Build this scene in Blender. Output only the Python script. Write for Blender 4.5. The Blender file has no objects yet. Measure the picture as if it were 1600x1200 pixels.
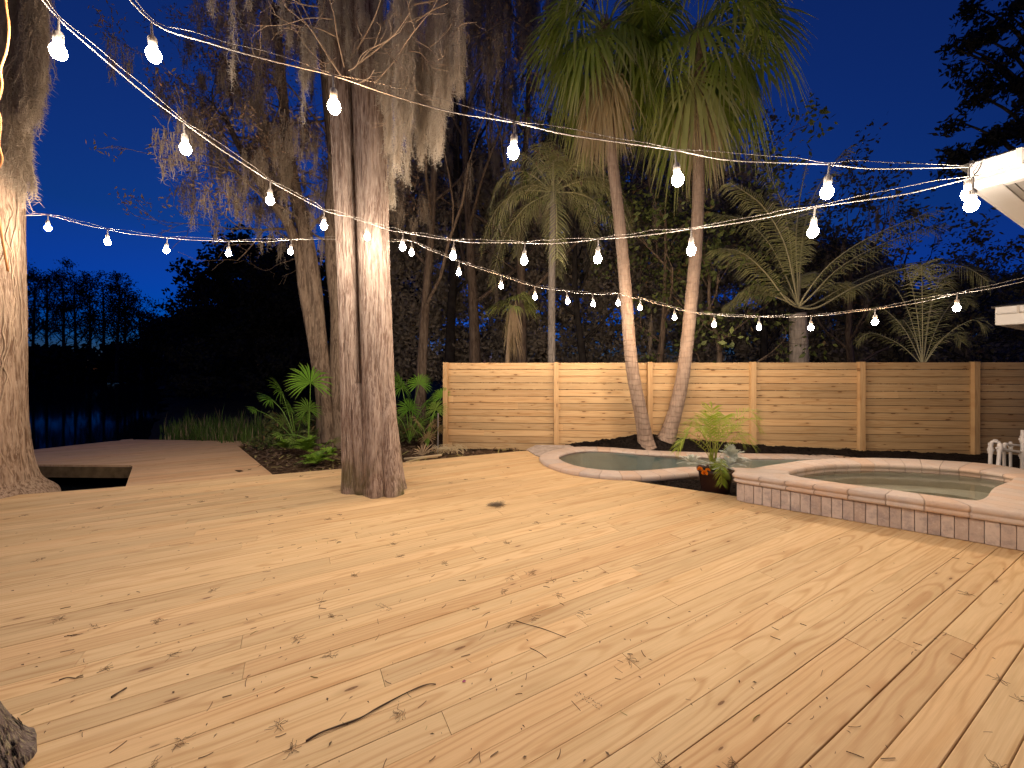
import bpy, math, random
import numpy as np
from mathutils import Vector, noise as mnoise

random.seed(7)
SC = bpy.context.scene
COL = SC.collection
F_PX, HX, HY, EYE = 606.0, 800.0, 575.0, 1.70
R = math.radians


def P(px, py, D):
    """point seen at photo pixel (px, py) standing D metres away"""
    return Vector(((px - HX) / F_PX * D, D, EYE - (py - HY) / F_PX * D))


def G(px, py, z=0.0):
    D = F_PX * (EYE - z) / (py - HY)
    return Vector(((px - HX) / F_PX * D, D, z))


# ------------------------------------------------------------------ mesh builder
class MB:
    def __init__(self):
        self.v, self.f, self.uv, self.c = [], [], [], []

    def vert(self, p, uv=(0, 0), c=(0, 0, 0)):
        self.v.append((p[0], p[1], p[2])); self.uv.append(uv); self.c.append(c)
        return len(self.v) - 1

    def quad(self, a, b, c_, d, col=(0, 0, 0), uv=None):
        uv = uv or ((0, 0), (1, 0), (1, 1), (0, 1))
        i = len(self.v)
        for p, t in zip((a, b, c_, d), uv):
            self.vert(p, t, col)
        self.f.append((i, i + 1, i + 2, i + 3))

    def tri(self, a, b, c_, col=(0, 0, 0)):
        i = len(self.v)
        for p in (a, b, c_):
            self.vert(p, (0, 0), col)
        self.f.append((i, i + 1, i + 2))

    def tube(self, pts, rads, n=6, cap=True, col=(0, 0, 0), shape=None):
        pts = [Vector(p) for p in pts]
        k = len(pts)
        if k < 2:
            return
        up = Vector((0.13, 0.97, 0.21))
        base = len(self.v)
        length = 0.0
        for i, p in enumerate(pts):
            t = (pts[min(i + 1, k - 1)] - pts[max(i - 1, 0)])
            if t.length < 1e-9:
                t = Vector((0, 0, 1))
            t.normalize()
            if i == 0:
                x = t.cross(up)
                if x.length < 0.05:
                    x = t.cross(Vector((1, 0, 0)))
            else:
                x = x - t * x.dot(t)
                length += (p - pts[i - 1]).length
            x.normalize()
            y = t.cross(x)
            r = rads[i] if hasattr(rads, '__len__') else rads
            for j in range(n):
                a = 2 * math.pi * j / n
                rr = r * (shape(a, p, i) if shape else 1.0)
                q = p + x * (math.cos(a) * rr) + y * (math.sin(a) * rr)
                self.vert(q, (j / n, length), col)
        for i in range(k - 1):
            for j in range(n):
                a = base + i * n + j
                b = base + i * n + (j + 1) % n
                self.f.append((a, b, b + n, a + n))
        if cap:
            self.f.append(tuple(base + (k - 1) * n + j for j in range(n)))
            self.f.append(tuple(base + j for j in reversed(range(n))))

    def box(self, lo, hi, col=(0, 0, 0), ax=None, org=None, bev=0.0):
        """box in a local frame ax=(x,y,z vectors) at org"""
        x0, y0, z0 = lo; x1, y1, z1 = hi
        ax = ax or (Vector((1, 0, 0)), Vector((0, 1, 0)), Vector((0, 0, 1)))
        org = org or Vector((0, 0, 0))
        b = min(bev, (x1 - x0) / 3, (y1 - y0) / 3, (z1 - z0) / 3)
        rings = []
        if b > 0:
            prof = [(b, z0), (0, z0 + b), (0, z1 - b), (b, z1)]
        else:
            prof = [(0, z0), (0, z1)]
        i0 = len(self.v)
        for ins, z in prof:
            for (x, y) in ((x0 + ins, y0 + ins), (x1 - ins, y0 + ins), (x1 - ins, y1 - ins), (x0 + ins, y1 - ins)):
                self.vert(org + ax[0] * x + ax[1] * y + ax[2] * z, (x + y, z), col)
        m = len(prof)
        for r in range(m - 1):
            for j in range(4):
                a = i0 + r * 4 + j; c_ = i0 + r * 4 + (j + 1) % 4
                self.f.append((a, c_, c_ + 4, a + 4))
        self.f.append((i0 + 3, i0 + 2, i0 + 1, i0))
        t = i0 + (m - 1) * 4
        self.f.append((t, t + 1, t + 2, t + 3))

    def lathe(self, prof, n=16, org=Vector((0, 0, 0)), col=(0, 0, 0), capb=True, capt=True):
        i0 = len(self.v)
        for r, z in prof:
            for j in range(n):
                a = 2 * math.pi * j / n
                self.vert(org + Vector((r * math.cos(a), r * math.sin(a), z)), (j / n, z), col)
        for i in range(len(prof) - 1):
            for j in range(n):
                a = i0 + i * n + j; b = i0 + i * n + (j + 1) % n
                self.f.append((a, b, b + n, a + n))
        if capb:
            self.f.append(tuple(i0 + j for j in reversed(range(n))))
        if capt:
            t = i0 + (len(prof) - 1) * n
            self.f.append(tuple(t + j for j in range(n)))

    def build(self, name, mat, parent=None, smooth=False, origin=None):
        me = bpy.data.meshes.new(name)
        vs = self.v
        if origin is not None:
            o = origin
            vs = [(a - o[0], b - o[1], c - o[2]) for a, b, c in vs]
        me.from_pydata(vs, [], self.f)
        li = np.empty(len(me.loops), dtype=np.int32)
        me.loops.foreach_get('vertex_index', li)
        uvl = me.uv_layers.new(name='UVMap')
        uvl.data.foreach_set('uv', np.array(self.uv, dtype=np.float32)[li].ravel())
        ca = me.color_attributes.new('tint', 'FLOAT_COLOR', 'POINT')
        cc = np.ones((len(self.v), 4), dtype=np.float32)
        cc[:, :3] = np.array(self.c, dtype=np.float32)
        ca.data.foreach_set('color', cc.ravel())
        if smooth:
            me.polygons.foreach_set('use_smooth', np.ones(len(me.polygons), dtype=bool))
        me.materials.append(mat)
        me.update()
        ob = bpy.data.objects.new(name, me)
        COL.objects.link(ob)
        if parent is not None:
            ob.parent = parent
            ob.matrix_parent_inverse.identity()
            if origin is None:
                # geometry was given in world space: keep it there
                ob.location = -Vector(parent.location) if parent.parent is None else Vector((0, 0, 0))
        elif origin is not None:
            ob.location = origin
        return ob


def tag(o, label=None, cat=None, group=None, kind=None):
    if label: o['label'] = label
    if cat: o['category'] = cat
    if group: o['group'] = group
    if kind: o['kind'] = kind
    return o


def thing(name, loc, label, cat, group=None):
    o = bpy.data.objects.new(name, None)
    o.empty_display_size = 0.1
    COL.objects.link(o)
    o.location = loc
    return tag(o, label, cat, group)


def smoothpath(pts, n):
    """Catmull-Rom through pts"""
    pts = [Vector(p) for p in pts]
    out = []
    for i in range(len(pts) - 1):
        p0 = pts[max(i - 1, 0)]; p1 = pts[i]; p2 = pts[i + 1]; p3 = pts[min(i + 2, len(pts) - 1)]
        for k in range(n):
            t = k / n
            out.append(0.5 * ((2 * p1) + (p2 - p0) * t + (2 * p0 - 5 * p1 + 4 * p2 - p3) * t * t + (3 * p1 - p0 - 3 * p2 + p3) * t ** 3))
    out.append(pts[-1].copy())
    return out


def closedpath(pts, n):
    pts = [Vector(p) for p in pts]
    k = len(pts); out = []
    for i in range(k):
        p0 = pts[i - 1]; p1 = pts[i]; p2 = pts[(i + 1) % k]; p3 = pts[(i + 2) % k]
        for j in range(n):
            t = j / n
            out.append(0.5 * ((2 * p1) + (p2 - p0) * t + (2 * p0 - 5 * p1 + 4 * p2 - p3) * t * t + (3 * p1 - p0 - 3 * p2 + p3) * t ** 3))
    return out


# ------------------------------------------------------------------ materials
class NT:
    def __init__(self, name):
        self.m = bpy.data.materials.new(name)
        self.m.use_nodes = True
        self.t = self.m.node_tree
        self.n = self.t.nodes
        self.b = self.n.get('Principled BSDF')
        self.out = self.n.get('Material Output')

    def put(self, node, key, val):
        s = node.inputs[key]
        if hasattr(val, 'is_output') or isinstance(val, bpy.types.NodeSocket):
            self.t.links.new(val, s)
        elif val is not None:
            if isinstance(val, (tuple, list)) and len(val) == 3 and s.type == 'RGBA':
                val = (*val, 1)
            s.default_value = val

    def node(self, typ, out=0, props=None, **kw):
        nd = self.n.new(typ)
        for k, v in (props or {}).items():
            setattr(nd, k, v)
        for k, v in kw.items():
            self.put(nd, int(k[1:]) if k[0] == 'i' and k[1:].isdigit() else k.replace('_', ' '), v)
        return nd.outputs[out]

    def math(self, op, a, b=0.0, c=0.0, clamp=False):
        nd = self.n.new('ShaderNodeMath'); nd.operation = op; nd.use_clamp = clamp
        self.put(nd, 0, a); self.put(nd, 1, b); self.put(nd, 2, c)
        return nd.outputs[0]

    def xyz(self, x, y, z=0.0):
        return self.node('ShaderNodeCombineXYZ', i0=x, i1=y, i2=z)

    def sep(self, v):
        nd = self.n.new('ShaderNodeSeparateXYZ'); self.put(nd, 0, v)
        return nd.outputs[0], nd.outputs[1], nd.outputs[2]

    def noise(self, vec, scale, detail=3, rough=0.55, out=0, dist=0.0):
        return self.node('ShaderNodeTexNoise', out, Vector=vec, Scale=scale, Detail=detail, Roughness=rough, Distortion=dist)

    def scale(self, vec, s):
        nd = self.n.new('ShaderNodeVectorMath'); nd.operation = 'MULTIPLY'
        self.put(nd, 0, vec); nd.inputs[1].default_value = s
        return nd.outputs[0]

    def mix(self, f, a, b, blend='MIX'):
        nd = self.n.new('ShaderNodeMix'); nd.data_type = 'RGBA'; nd.blend_type = blend
        self.put(nd, 0, f); self.put(nd, 6, a); self.put(nd, 7, b)
        return nd.outputs[2]

    def step(self, x, lo, hi, a=0.0, b=1.0):
        nd = self.n.new('ShaderNodeMapRange'); nd.clamp = True
        self.put(nd, 0, x)
        for i, v in enumerate((lo, hi, a, b)):
            self.put(nd, i + 1, v)
        return nd.outputs[0]

    def bump(self, h, strength=0.4, dist=0.02):
        return self.node('ShaderNodeBump', Height=h, Strength=strength, Distance=dist)

    def coord(self, which='Object'):
        nd = self.n.new('ShaderNodeTexCoord')
        return nd.outputs[which]

    def tint(self):
        nd = self.n.new('ShaderNodeVertexColor'); nd.layer_name = 'tint'
        s = self.n.new('ShaderNodeSeparateColor'); self.t.links.new(nd.outputs[0], s.inputs[0])
        return s.outputs[0], s.outputs[1], s.outputs[2]

    def set(self, color=None, rough=None, normal=None, spec=None, **kw):
        if color is not None: self.put(self.b, 'Base Color', color)
        if rough is not None: self.put(self.b, 'Roughness', rough)
        if normal is not None: self.put(self.b, 'Normal', normal)
        if spec is not None: self.put(self.b, 'Specular IOR Level', spec)
        for k, v in kw.items():
            self.put(self.b, k.replace('_', ' '), v)
        return self.m


def wood(name, light, dark, ring=0.017, knot=0.5, stain=0.25, rough=0.62, ksz=1.0, tn=(0.90, 1.09)):
    N = NT(name)
    u, v, _ = N.sep(N.coord('UV'))
    r, g, b = N.tint()
    off = N.math('MULTIPLY', r, 91.0)
    u2 = N.math('ADD', u, off)
    # growth rings cut by the board face: cathedral arches
    warp = N.noise(N.xyz(N.math('MULTIPLY', u2, 0.9), N.math('MULTIPLY', v, 4.0), off), 1.0, 2)
    v2 = N.math('ADD', N.math('ADD', v, N.math('MULTIPLY', N.math('SUBTRACT', warp, 0.5), 0.05)),
                N.math('MULTIPLY', N.math('SUBTRACT', g, 0.5), 0.13))
    dn = N.noise(N.xyz(N.math('MULTIPLY', u2, 0.55), off, 0.0), 1.0, 2)
    d = N.math('ADD', N.math('MULTIPLY', N.math('SUBTRACT', dn, 0.25), 0.22), 0.01)
    rr = N.math('SQRT', N.math('ADD', N.math('MULTIPLY', v2, v2), N.math('MULTIPLY', d, d)))
    w2 = N.noise(N.xyz(N.math('MULTIPLY', u2, 2.2), N.math('MULTIPLY', v, 22.0), off), 1.0, 3)
    rr = N.math('ADD', rr, N.math('MULTIPLY', w2, 0.010))
    s = N.math('SINE', N.math('MULTIPLY', rr, 6.283 / ring))
    ringm = N.step(s, -0.1, 1.0)
    ringm = N.math('POWER', ringm, 1.6)
    fade = N.step(N.noise(N.xyz(N.math('MULTIPLY', u2, 0.8), N.math('MULTIPLY', v, 9.0), off), 1.0, 1), 0.35, 0.7, 0.25, 1.0)
    ringm = N.math('MULTIPLY', ringm, fade)
    # fine fibre
    fib = N.noise(N.xyz(N.math('MULTIPLY', u2, 5.0), N.math('MULTIPLY', v, 260.0), off), 1.0, 3)
    col = N.mix(N.math('MULTIPLY', ringm, 0.66), (*light, 1), (*dark, 1))
    col = N.mix(N.step(fib, 0.35, 0.75, 0.0, 0.20), col, (*[c * 0.72 for c in dark], 1))
    lng = N.noise(N.xyz(N.math('MULTIPLY', u2, 0.7), N.math('MULTIPLY', v, 20.0), off), 1.0, 4, 0.65)
    col = N.mix(N.step(lng, 0.50, 0.68, 0.0, 0.50), col, N.mix(1.0, col, (0.80, 0.66, 0.50, 1), 'MULTIPLY'))
    col = N.mix(N.step(lng, 0.30, 0.45, 0.35, 0.0), col, N.mix(1.0, col, (1.12, 1.10, 1.05, 1), 'MULTIPLY'))
    # board to board tone
    tone = N.step(b, 0.0, 1.0, *tn)
    col = N.mix(1.0, col, N.node('ShaderNodeCombineColor', i0=tone, i1=tone, i2=tone), 'MULTIPLY')
    red = N.step(g, 0.55, 1.0, 0.0, 0.40)
    col = N.mix(red, col, N.mix(1.0, col, (1.04, 0.88, 0.76, 1), 'MULTIPLY'))
    # grey green treatment blush and dirt
    st = N.noise(N.xyz(N.math('MULTIPLY', u2, 1.3), N.math('MULTIPLY', v, 6.0), off), 1.0, 4, 0.6)
    col = N.mix(N.step(st, 0.52, 0.78, 0.0, stain), col, N.mix(1.0, col, (0.72, 0.70, 0.66, 1), 'MULTIPLY'))
    # knots
    vor = N.n.new('ShaderNodeTexVoronoi'); vor.voronoi_dimensions = '2D'
    N.put(vor, 'Vector', N.xyz(N.math('MULTIPLY', u2, 2.1), N.math('MULTIPLY', N.math('ADD', v, off), 8.0)))
    vor.inputs['Scale'].default_value = 1.0
    sc = N.n.new('ShaderNodeSeparateColor'); N.t.links.new(vor.outputs['Color'], sc.inputs[0])
    pick = N.step(sc.outputs[0], 1.0 - knot, 1.0 - knot + 0.02)
    size = N.step(sc.outputs[1], 0.0, 1.0, 0.035 * ksz, 0.085 * ksz)
    kd = N.math('DIVIDE', vor.outputs['Distance'], size)
    core = N.math('MULTIPLY', N.step(kd, 0.75, 1.05, 1.0, 0.0), pick)
    halo = N.math('MULTIPLY', N.step(kd, 0.9, 3.2, 1.0, 0.0), pick)
    col = N.mix(N.math('MULTIPLY', halo, 0.45), col, (*[c * 0.8 for c in dark], 1))
    kc = N.mix(N.step(N.math('SINE', N.math('MULTIPLY', kd, 14.0)), -0.3, 0.8), (0.13, 0.055, 0.022, 1), (0.24, 0.12, 0.05, 1))
    col = N.mix(N.math('MULTIPLY', core, 0.92), col, kc)
    h = N.math('ADD', N.math('MULTIPLY', fib, 0.6), N.math('MULTIPLY', ringm, 0.5))
    return N.set(col, N.step(st, 0.3, 0.8, rough - 0.08, rough + 0.12), N.bump(h, 0.18, 0.004), 0.3)


def bark(name, a, b, c, sx=26.0, sz=1.6, moss=0.0, strength=0.8, dist=0.03):
    N = NT(name)
    co = N.coord('Object')
    wig = N.noise(co, 1.3, 2, out=1)
    vv = N.n.new('ShaderNodeVectorMath'); vv.operation = 'ADD'
    N.put(vv, 0, co); N.put(vv, 1, N.scale(wig, (0.10, 0.10, 0.1)))
    p = N.scale(vv.outputs[0], (sx, sx, sz))
    n1 = N.noise(p, 1.0, 5, 0.6)
    n2 = N.noise(N.scale(vv.outputs[0], (sx * 2.6, sx * 2.6, sz * 3.2)), 1.0, 4, 0.6)
    n3 = N.noise(co, 2.6, 4, 0.6)
    h = N.math('ADD', N.math('MULTIPLY', n1, 0.75), N.math('MULTIPLY', n2, 0.35))
    col = N.mix(N.step(n1, 0.40, 0.57), (*a, 1), (*b, 1))
    col = N.mix(N.step(n2, 0.50, 0.64, 0, 0.75), col, (*c, 1))
    n4 = N.noise(N.scale(vv.outputs[0], (sx * 1.1, sx * 1.1, sz * 0.5)), 1.0, 3, 0.5)
    col = N.mix(N.step(n4, 0.40, 0.30, 0, 0.6), col, (*[q * 0.45 for q in a], 1))
    col = N.mix(N.step(n3, 0.5, 0.75, 0, 0.35), col, N.mix(1.0, col, (0.66, 0.60, 0.55, 1), 'MULTIPLY'))
    if moss > 0:
        z = N.sep(co)[2]
        lo = N.step(z, 0.0, 0.95, 1.0, 0.0)
        mm = N.math('MULTIPLY', N.math('MULTIPLY', lo, N.step(n3, 0.40, 0.62)), moss)
        col = N.mix(mm, col, (0.13, 0.125, 0.035, 1))
    return N.set(col, 0.9, N.bump(h, strength, dist), 0.15)


def leafmat(name, a, b, dead=None, trans=0.35, rough=0.5, scale=3.0):
    """leaf colour a..b by clump noise and the leaf's own tint; tint G = dead share"""
    N = NT(name)
    r, g, bl = N.tint()
    n = N.noise(N.coord('Object'), scale, 2)
    f = N.math('ADD', N.math('MULTIPLY', r, 0.65), N.math('MULTIPLY', N.step(n, 0.3, 0.7), 0.35))
    col = N.mix(f, (*a, 1), (*b, 1))
    if dead:
        col = N.mix(g, col, (*dead, 1))
    N.set(col, rough, None, 0.3)
    tr = N.n.new('ShaderNodeBsdfTranslucent'); N.t.links.new(col, tr.inputs[0]) if hasattr(col, 'links') else None
    mx = N.n.new('ShaderNodeMixShader'); mx.inputs[0].default_value = trans
    N.t.links.new(N.b.outputs[0], mx.inputs[1]); N.t.links.new(tr.outputs[0], mx.inputs[2])
    N.t.links.new(mx.outputs[0], N.out.inputs[0])
    return N.m


def plain(name, col, rough=0.6, spec=0.4, nz=0.12, nscale=9.0, metal=0.0, bump=0.0):
    N = NT(name)
    n = N.noise(N.coord('Object'), nscale, 4)
    c = N.mix(N.step(n, 0.3, 0.75, 0, 1), (*[x * (1 - nz) for x in col], 1), (*[min(1, x * (1 + nz)) for x in col], 1))
    return N.set(c, rough, N.bump(n, bump, 0.02) if bump else None, spec, Metallic=metal)


def soil(name, a, b, scale=18.0, strength=1.0):
    N = NT(name)
    co = N.coord('Object')
    n = N.noise(co, scale, 6, 0.7)
    n2 = N.noise(co, scale * 0.12, 3)
    v = N.node('ShaderNodeTexVoronoi', 0, Vector=co, Scale=scale * 2.2)
    col = N.mix(N.step(n, 0.35, 0.7), (*a, 1), (*b, 1))
    col = N.mix(N.step(n2, 0.4, 0.7, 0, 0.5), col, (*[x * 0.6 for x in a], 1))
    h = N.math('ADD', n, N.math('MULTIPLY', v, 0.5))
    return N.set(col, 0.95, N.bump(h, strength, 0.05), 0.1)


def emissive(name, col, strength):
    N = NT(name)
    return N.set((0.9, 0.9, 0.9), 0.2, None, 0.5, Emission_Color=(*col, 1), Emission_Strength=strength)


M = {}
M['deck'] = wood('deck_pine', (0.66, 0.46, 0.245), (0.47, 0.255, 0.105), ring=0.024, knot=0.10, stain=0.45)
M['dock'] = wood('dock_pine', (0.66, 0.43, 0.235), (0.48, 0.26, 0.12), ring=0.02, knot=0.10, stain=0.6)
M['fence'] = wood('fence_pine', (0.60, 0.41, 0.215), (0.45, 0.255, 0.105), ring=0.026, knot=0.42, stain=0.6, ksz=1.3, tn=(0.80, 1.13))
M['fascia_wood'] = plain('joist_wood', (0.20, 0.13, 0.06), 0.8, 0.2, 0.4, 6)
M['cypress'] = bark('cypress_bark', (0.21, 0.135, 0.102), (0.45, 0.34, 0.275), (0.58, 0.465, 0.385), sx=34, sz=2.4, moss=0.75, strength=1.0, dist=0.05)
M['cypress_left'] = bark('cypress_bark_left', (0.18, 0.105, 0.065), (0.42, 0.29, 0.20), (0.55, 0.41, 0.30), sx=30, sz=2.2, strength=1.0, dist=0.05)
M['dark_bark'] = bark('dark_bark', (0.09, 0.06, 0.042), (0.20, 0.142, 0.10), (0.28, 0.21, 0.15), sx=16, sz=2.0)
M['near_bark'] = bark('near_bark', (0.07, 0.05, 0.05), (0.20, 0.16, 0.15), (0.38, 0.34, 0.22), sx=30, sz=7, strength=1.0, dist=0.05)
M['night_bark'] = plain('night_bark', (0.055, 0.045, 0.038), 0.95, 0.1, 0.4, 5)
M['twig'] = plain('twig_bark', (0.50, 0.36, 0.25), 0.9, 0.1, 0.3, 6)
M['moss'] = leafmat('spanish_moss', (0.45, 0.385, 0.30), (0.80, 0.70, 0.575), None, 0.42, 0.9, 2.2)
M['moss_dim'] = leafmat('spanish_moss_brown', (0.31, 0.245, 0.175), (0.56, 0.45, 0.34), None, 0.38, 0.9, 1.2)
M['fan'] = leafmat('fan_palm_leaf', (0.17, 0.265, 0.04), (0.45, 0.54, 0.105), (0.68, 0.53, 0.36), 0.38, 0.5)
M['feather'] = leafmat('feather_palm_leaf', (0.27, 0.28, 0.11), (0.56, 0.53, 0.24), (0.72, 0.62, 0.44), 0.3, 0.5)
M['areca'] = leafmat('areca_leaf', (0.16, 0.26, 0.02), (0.42, 0.50, 0.05), (0.42, 0.34, 0.14), 0.35, 0.45)
M['palmetto'] = leafmat('palmetto_leaf', (0.10, 0.27, 0.025), (0.26, 0.52, 0.06), (0.42, 0.30, 0.17), 0.35, 0.45)
M['fern'] = leafmat('fern_leaf', (0.10, 0.20, 0.02), (0.26, 0.40, 0.04), None, 0.35, 0.5)
M['grass'] = leafmat('bank_grass', (0.05, 0.11, 0.018), (0.14, 0.22, 0.04), (0.34, 0.26, 0.14), 0.3, 0.6)
M['leaf_dark'] = leafmat('dark_leaves', (0.075, 0.07, 0.038), (0.16, 0.135, 0.075), (0.15, 0.08, 0.04), 0.2, 0.6)
M['leaf_green'] = leafmat('dim_green_leaves', (0.06, 0.085, 0.024), (0.16, 0.18, 0.05), (0.18, 0.12, 0.05), 0.25, 0.55)
M['leaf_rust'] = leafmat('rust_needles', (0.12, 0.08, 0.052), (0.25, 0.165, 0.105), (0.32, 0.15, 0.08), 0.25, 0.7)
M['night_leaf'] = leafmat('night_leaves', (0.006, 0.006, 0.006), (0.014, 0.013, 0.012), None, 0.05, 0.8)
M['wood_leaf'] = leafmat('woods_leaves', (0.26, 0.215, 0.16), (0.46, 0.375, 0.28), None, 0.25, 0.8)
M['dry'] = leafmat('dry_leaf', (0.10, 0.15, 0.03), (0.24, 0.27, 0.07), (0.30, 0.215, 0.135), 0.3, 0.6)
M['silver'] = leafmat('silver_leaf', (0.52, 0.56, 0.50), (0.80, 0.83, 0.77), None, 0.2, 0.7)
M['palm_trunk'] = None
M['mulch'] = soil('black_mulch', (0.012, 0.009, 0.008), (0.045, 0.032, 0.026), 26)
M['soil'] = soil('leaf_soil', (0.06, 0.035, 0.020), (0.15, 0.09, 0.05), 14)
M['ground'] = soil('ground_soil', (0.022, 0.018, 0.012), (0.06, 0.045, 0.028), 5)
M['pvc'] = plain('white_pvc', (0.74, 0.70, 0.68), 0.4, 0.5, 0.06)
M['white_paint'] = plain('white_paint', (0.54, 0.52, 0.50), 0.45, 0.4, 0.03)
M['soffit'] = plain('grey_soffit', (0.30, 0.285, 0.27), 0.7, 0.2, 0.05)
M['concrete'] = plain('grey_concrete', (0.40, 0.335, 0.29), 0.85, 0.2, 0.25, 12, bump=0.2)
M['plaster'] = plain('pool_plaster', (0.72, 0.80, 0.76), 0.7, 0.3, 0.10, 4)
M['spa_plaster'] = plain('spa_plaster', (0.74, 0.74, 0.68), 0.7, 0.3, 0.12, 4)
M['pot'] = plain('brown_pot', (0.05, 0.022, 0.018), 0.45, 0.4, 0.15)
M['orange'] = leafmat('marigold', (0.80, 0.23, 0.008), (0.95, 0.36, 0.012), None, 0.2, 0.6)
M['cable'] = plain('cream_cable', (0.42, 0.37, 0.32), 0.5, 0.4, 0.05)
M['socket'] = plain('socket_plastic', (0.45, 0.40, 0.35), 0.5, 0.4, 0.1)
M['orange_cord'] = plain('orange_cord', (0.85, 0.36, 0.12), 0.5, 0.4, 0.1)
M['shingle'] = plain('roof_shingle', (0.05, 0.045, 0.04), 0.95, 0.1, 0.4, 20)
M['stucco'] = plain('stucco_wall', (0.55, 0.50, 0.44), 0.9, 0.2, 0.08, 30, bump=0.2)
M['litter'] = leafmat('leaf_litter', (0.07, 0.042, 0.028), (0.22, 0.14, 0.085), (0.33, 0.28, 0.10), 0.1, 0.9)
M['ink'] = plain('ink', (0.06, 0.045, 0.04), 0.9, 0.1, 0.2)
M['steel'] = plain('steel_stake', (0.45, 0.45, 0.46), 0.4, 0.5, 0.1, metal=0.8)
M['hedge'] = M['leaf_dark']


def mk_palm_trunk(name, a, b, ring=9.0):
    N = NT(name)
    co = N.coord('Object')
    x, y, z = N.sep(co)
    wob = N.noise(co, 3.0, 2)
    zz = N.math('ADD', N.math('MULTIPLY', z, ring), N.math('MULTIPLY', wob, 1.6))
    s = N.math('FRACT', zz)
    edge = N.step(s, 0.0, 0.16, 1.0, 0.0)
    n = N.noise(N.scale(co, (30, 30, 3.5)), 1.0, 5, 0.65)
    n2 = N.noise(co, 7.0, 4)
    col = N.mix(N.step(n, 0.35, 0.7), (*a, 1), (*b, 1))
    col = N.mix(N.math('MULTIPLY', edge, 0.22), col, (*[c * 0.6 for c in a], 1))
    col = N.mix(N.step(n2, 0.45, 0.75, 0, 0.45), col, N.mix(1.0, col, (1.25, 1.2, 1.15, 1), 'MULTIPLY'))
    h = N.math('ADD', N.math('MULTIPLY', n, 0.5), N.math('MULTIPLY', edge, -0.5))
    return N.set(col, 0.85, N.bump(h, 0.7, 0.025), 0.2)


M['palm_trunk'] = mk_palm_trunk('palm_trunk', (0.22, 0.155, 0.115), (0.37, 0.28, 0.22))
M['queen_trunk'] = mk_palm_trunk('queen_palm_trunk', (0.20, 0.17, 0.14), (0.36, 0.31, 0.27), 5)


def mk_brick(name, base, pitch, joint=0.05, mortar=(0.20, 0.15, 0.125)):
    """blocks laid along UV.x, each with its own tone"""
    N = NT(name)
    u, v, _ = N.sep(N.coord('UV'))
    q = N.math('DIVIDE', u, pitch)
    wn = N.n.new('ShaderNodeTexWhiteNoise'); wn.noise_dimensions = '1D'
    N.put(wn, 'W', N.math('FLOOR', q))
    rnd = wn.outputs[0]
    fr = N.math('FRACT', q)
    jn = N.math('MAXIMUM', N.step(fr, 0.0, joint, 1.0, 0.0), N.step(fr, 1 - joint, 1.0, 0.0, 1.0))
    co = N.coord('Object')
    n = N.noise(co, 7.0, 5, 0.6)
    n2 = N.noise(co, 38.0, 4, 0.6)
    c1 = base
    c2 = (base[0] * 0.93, base[1] * 0.83, base[2] * 0.74)
    c3 = (base[0] * 0.86, base[1] * 0.88, base[2] * 0.94)
    col = N.mix(N.step(rnd, 0.55, 0.75), (*c1, 1), (*c2, 1))
    col = N.mix(N.step(n, 0.50, 0.70, 0, 0.75), col, (*c2, 1))
    col = N.mix(N.step(n, 0.32, 0.48, 0.6, 0.0), col, (*c3, 1))
    tone = N.step(rnd, 0, 1, 0.90, 1.08)
    col = N.mix(1.0, col, N.node('ShaderNodeCombineColor', i0=tone, i1=tone, i2=tone), 'MULTIPLY')
    col = N.mix(N.step(n2, 0.55, 0.8, 0, 0.3), col, N.mix(1.0, col, (0.6, 0.52, 0.48, 1), 'MULTIPLY'))
    col = N.mix(N.math('MULTIPLY', jn, 0.32), col, (*mortar, 1))
    h = N.math('ADD', N.math('MULTIPLY', jn, -0.8), N.math('MULTIPLY', n2, 0.35))
    return N.set(col, 0.8, N.bump(h, 0.9, 0.014), 0.25)


M['coping'] = mk_brick('brick_coping', (0.60, 0.49, 0.415), 0.19, 0.03)
M['pool_coping'] = mk_brick('pool_coping', (0.54, 0.435, 0.365), 0.24, 0.03)


def mk_wallbrick():
    N = NT('wall_brick')
    r, g, b = N.tint()
    co = N.coord('Object')
    n = N.noise(co, 9.0, 5, 0.65)
    n2 = N.noise(co, 45.0, 4, 0.65)
    col = N.mix(r, (0.48, 0.37, 0.31, 1), (0.64, 0.53, 0.46, 1))
    col = N.mix(N.step(n, 0.46, 0.62, 0, 0.75), col, (0.36, 0.29, 0.27, 1))
    col = N.mix(N.step(n, 0.40, 0.30, 0, 0.6), col, (0.68, 0.60, 0.54, 1))
    col = N.mix(N.step(n2, 0.5, 0.68, 0, 0.5), col, (0.66, 0.56, 0.49, 1))
    return N.set(col, 0.85, N.bump(n2, 0.5, 0.012), 0.2)


M['wallbrick'] = mk_wallbrick()


def mk_water(name, tint, rough=0.0, bscale=5.0, bstr=0.09, deep=None):
    N = NT(name)
    co = N.coord('Object')
    n = N.noise(co, bscale, 3)
    bp = N.bump(n, bstr, 0.03)
    gl = N.n.new('ShaderNodeBsdfGlossy'); gl.inputs['Roughness'].default_value = rough
    N.put(gl, 'Normal', bp)
    fr = N.n.new('ShaderNodeFresnel'); fr.inputs[0].default_value = 1.035 if deep else 1.33
    N.put(fr, 'Normal', bp)
    if deep:
        un = N.n.new('ShaderNodeBsdfDiffuse'); un.inputs[0].default_value = (*deep, 1)
    else:
        un = N.n.new('ShaderNodeBsdfTransparent'); un.inputs[0].default_value = (*tint, 1)
    mx = N.n.new('ShaderNodeMixShader')
    N.t.links.new(fr.outputs[0], mx.inputs[0]); N.t.links.new(un.outputs[0], mx.inputs[1]); N.t.links.new(gl.outputs[0], mx.inputs[2])
    N.t.links.new(mx.outputs[0], N.out.inputs[0])
    return N.m


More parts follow.
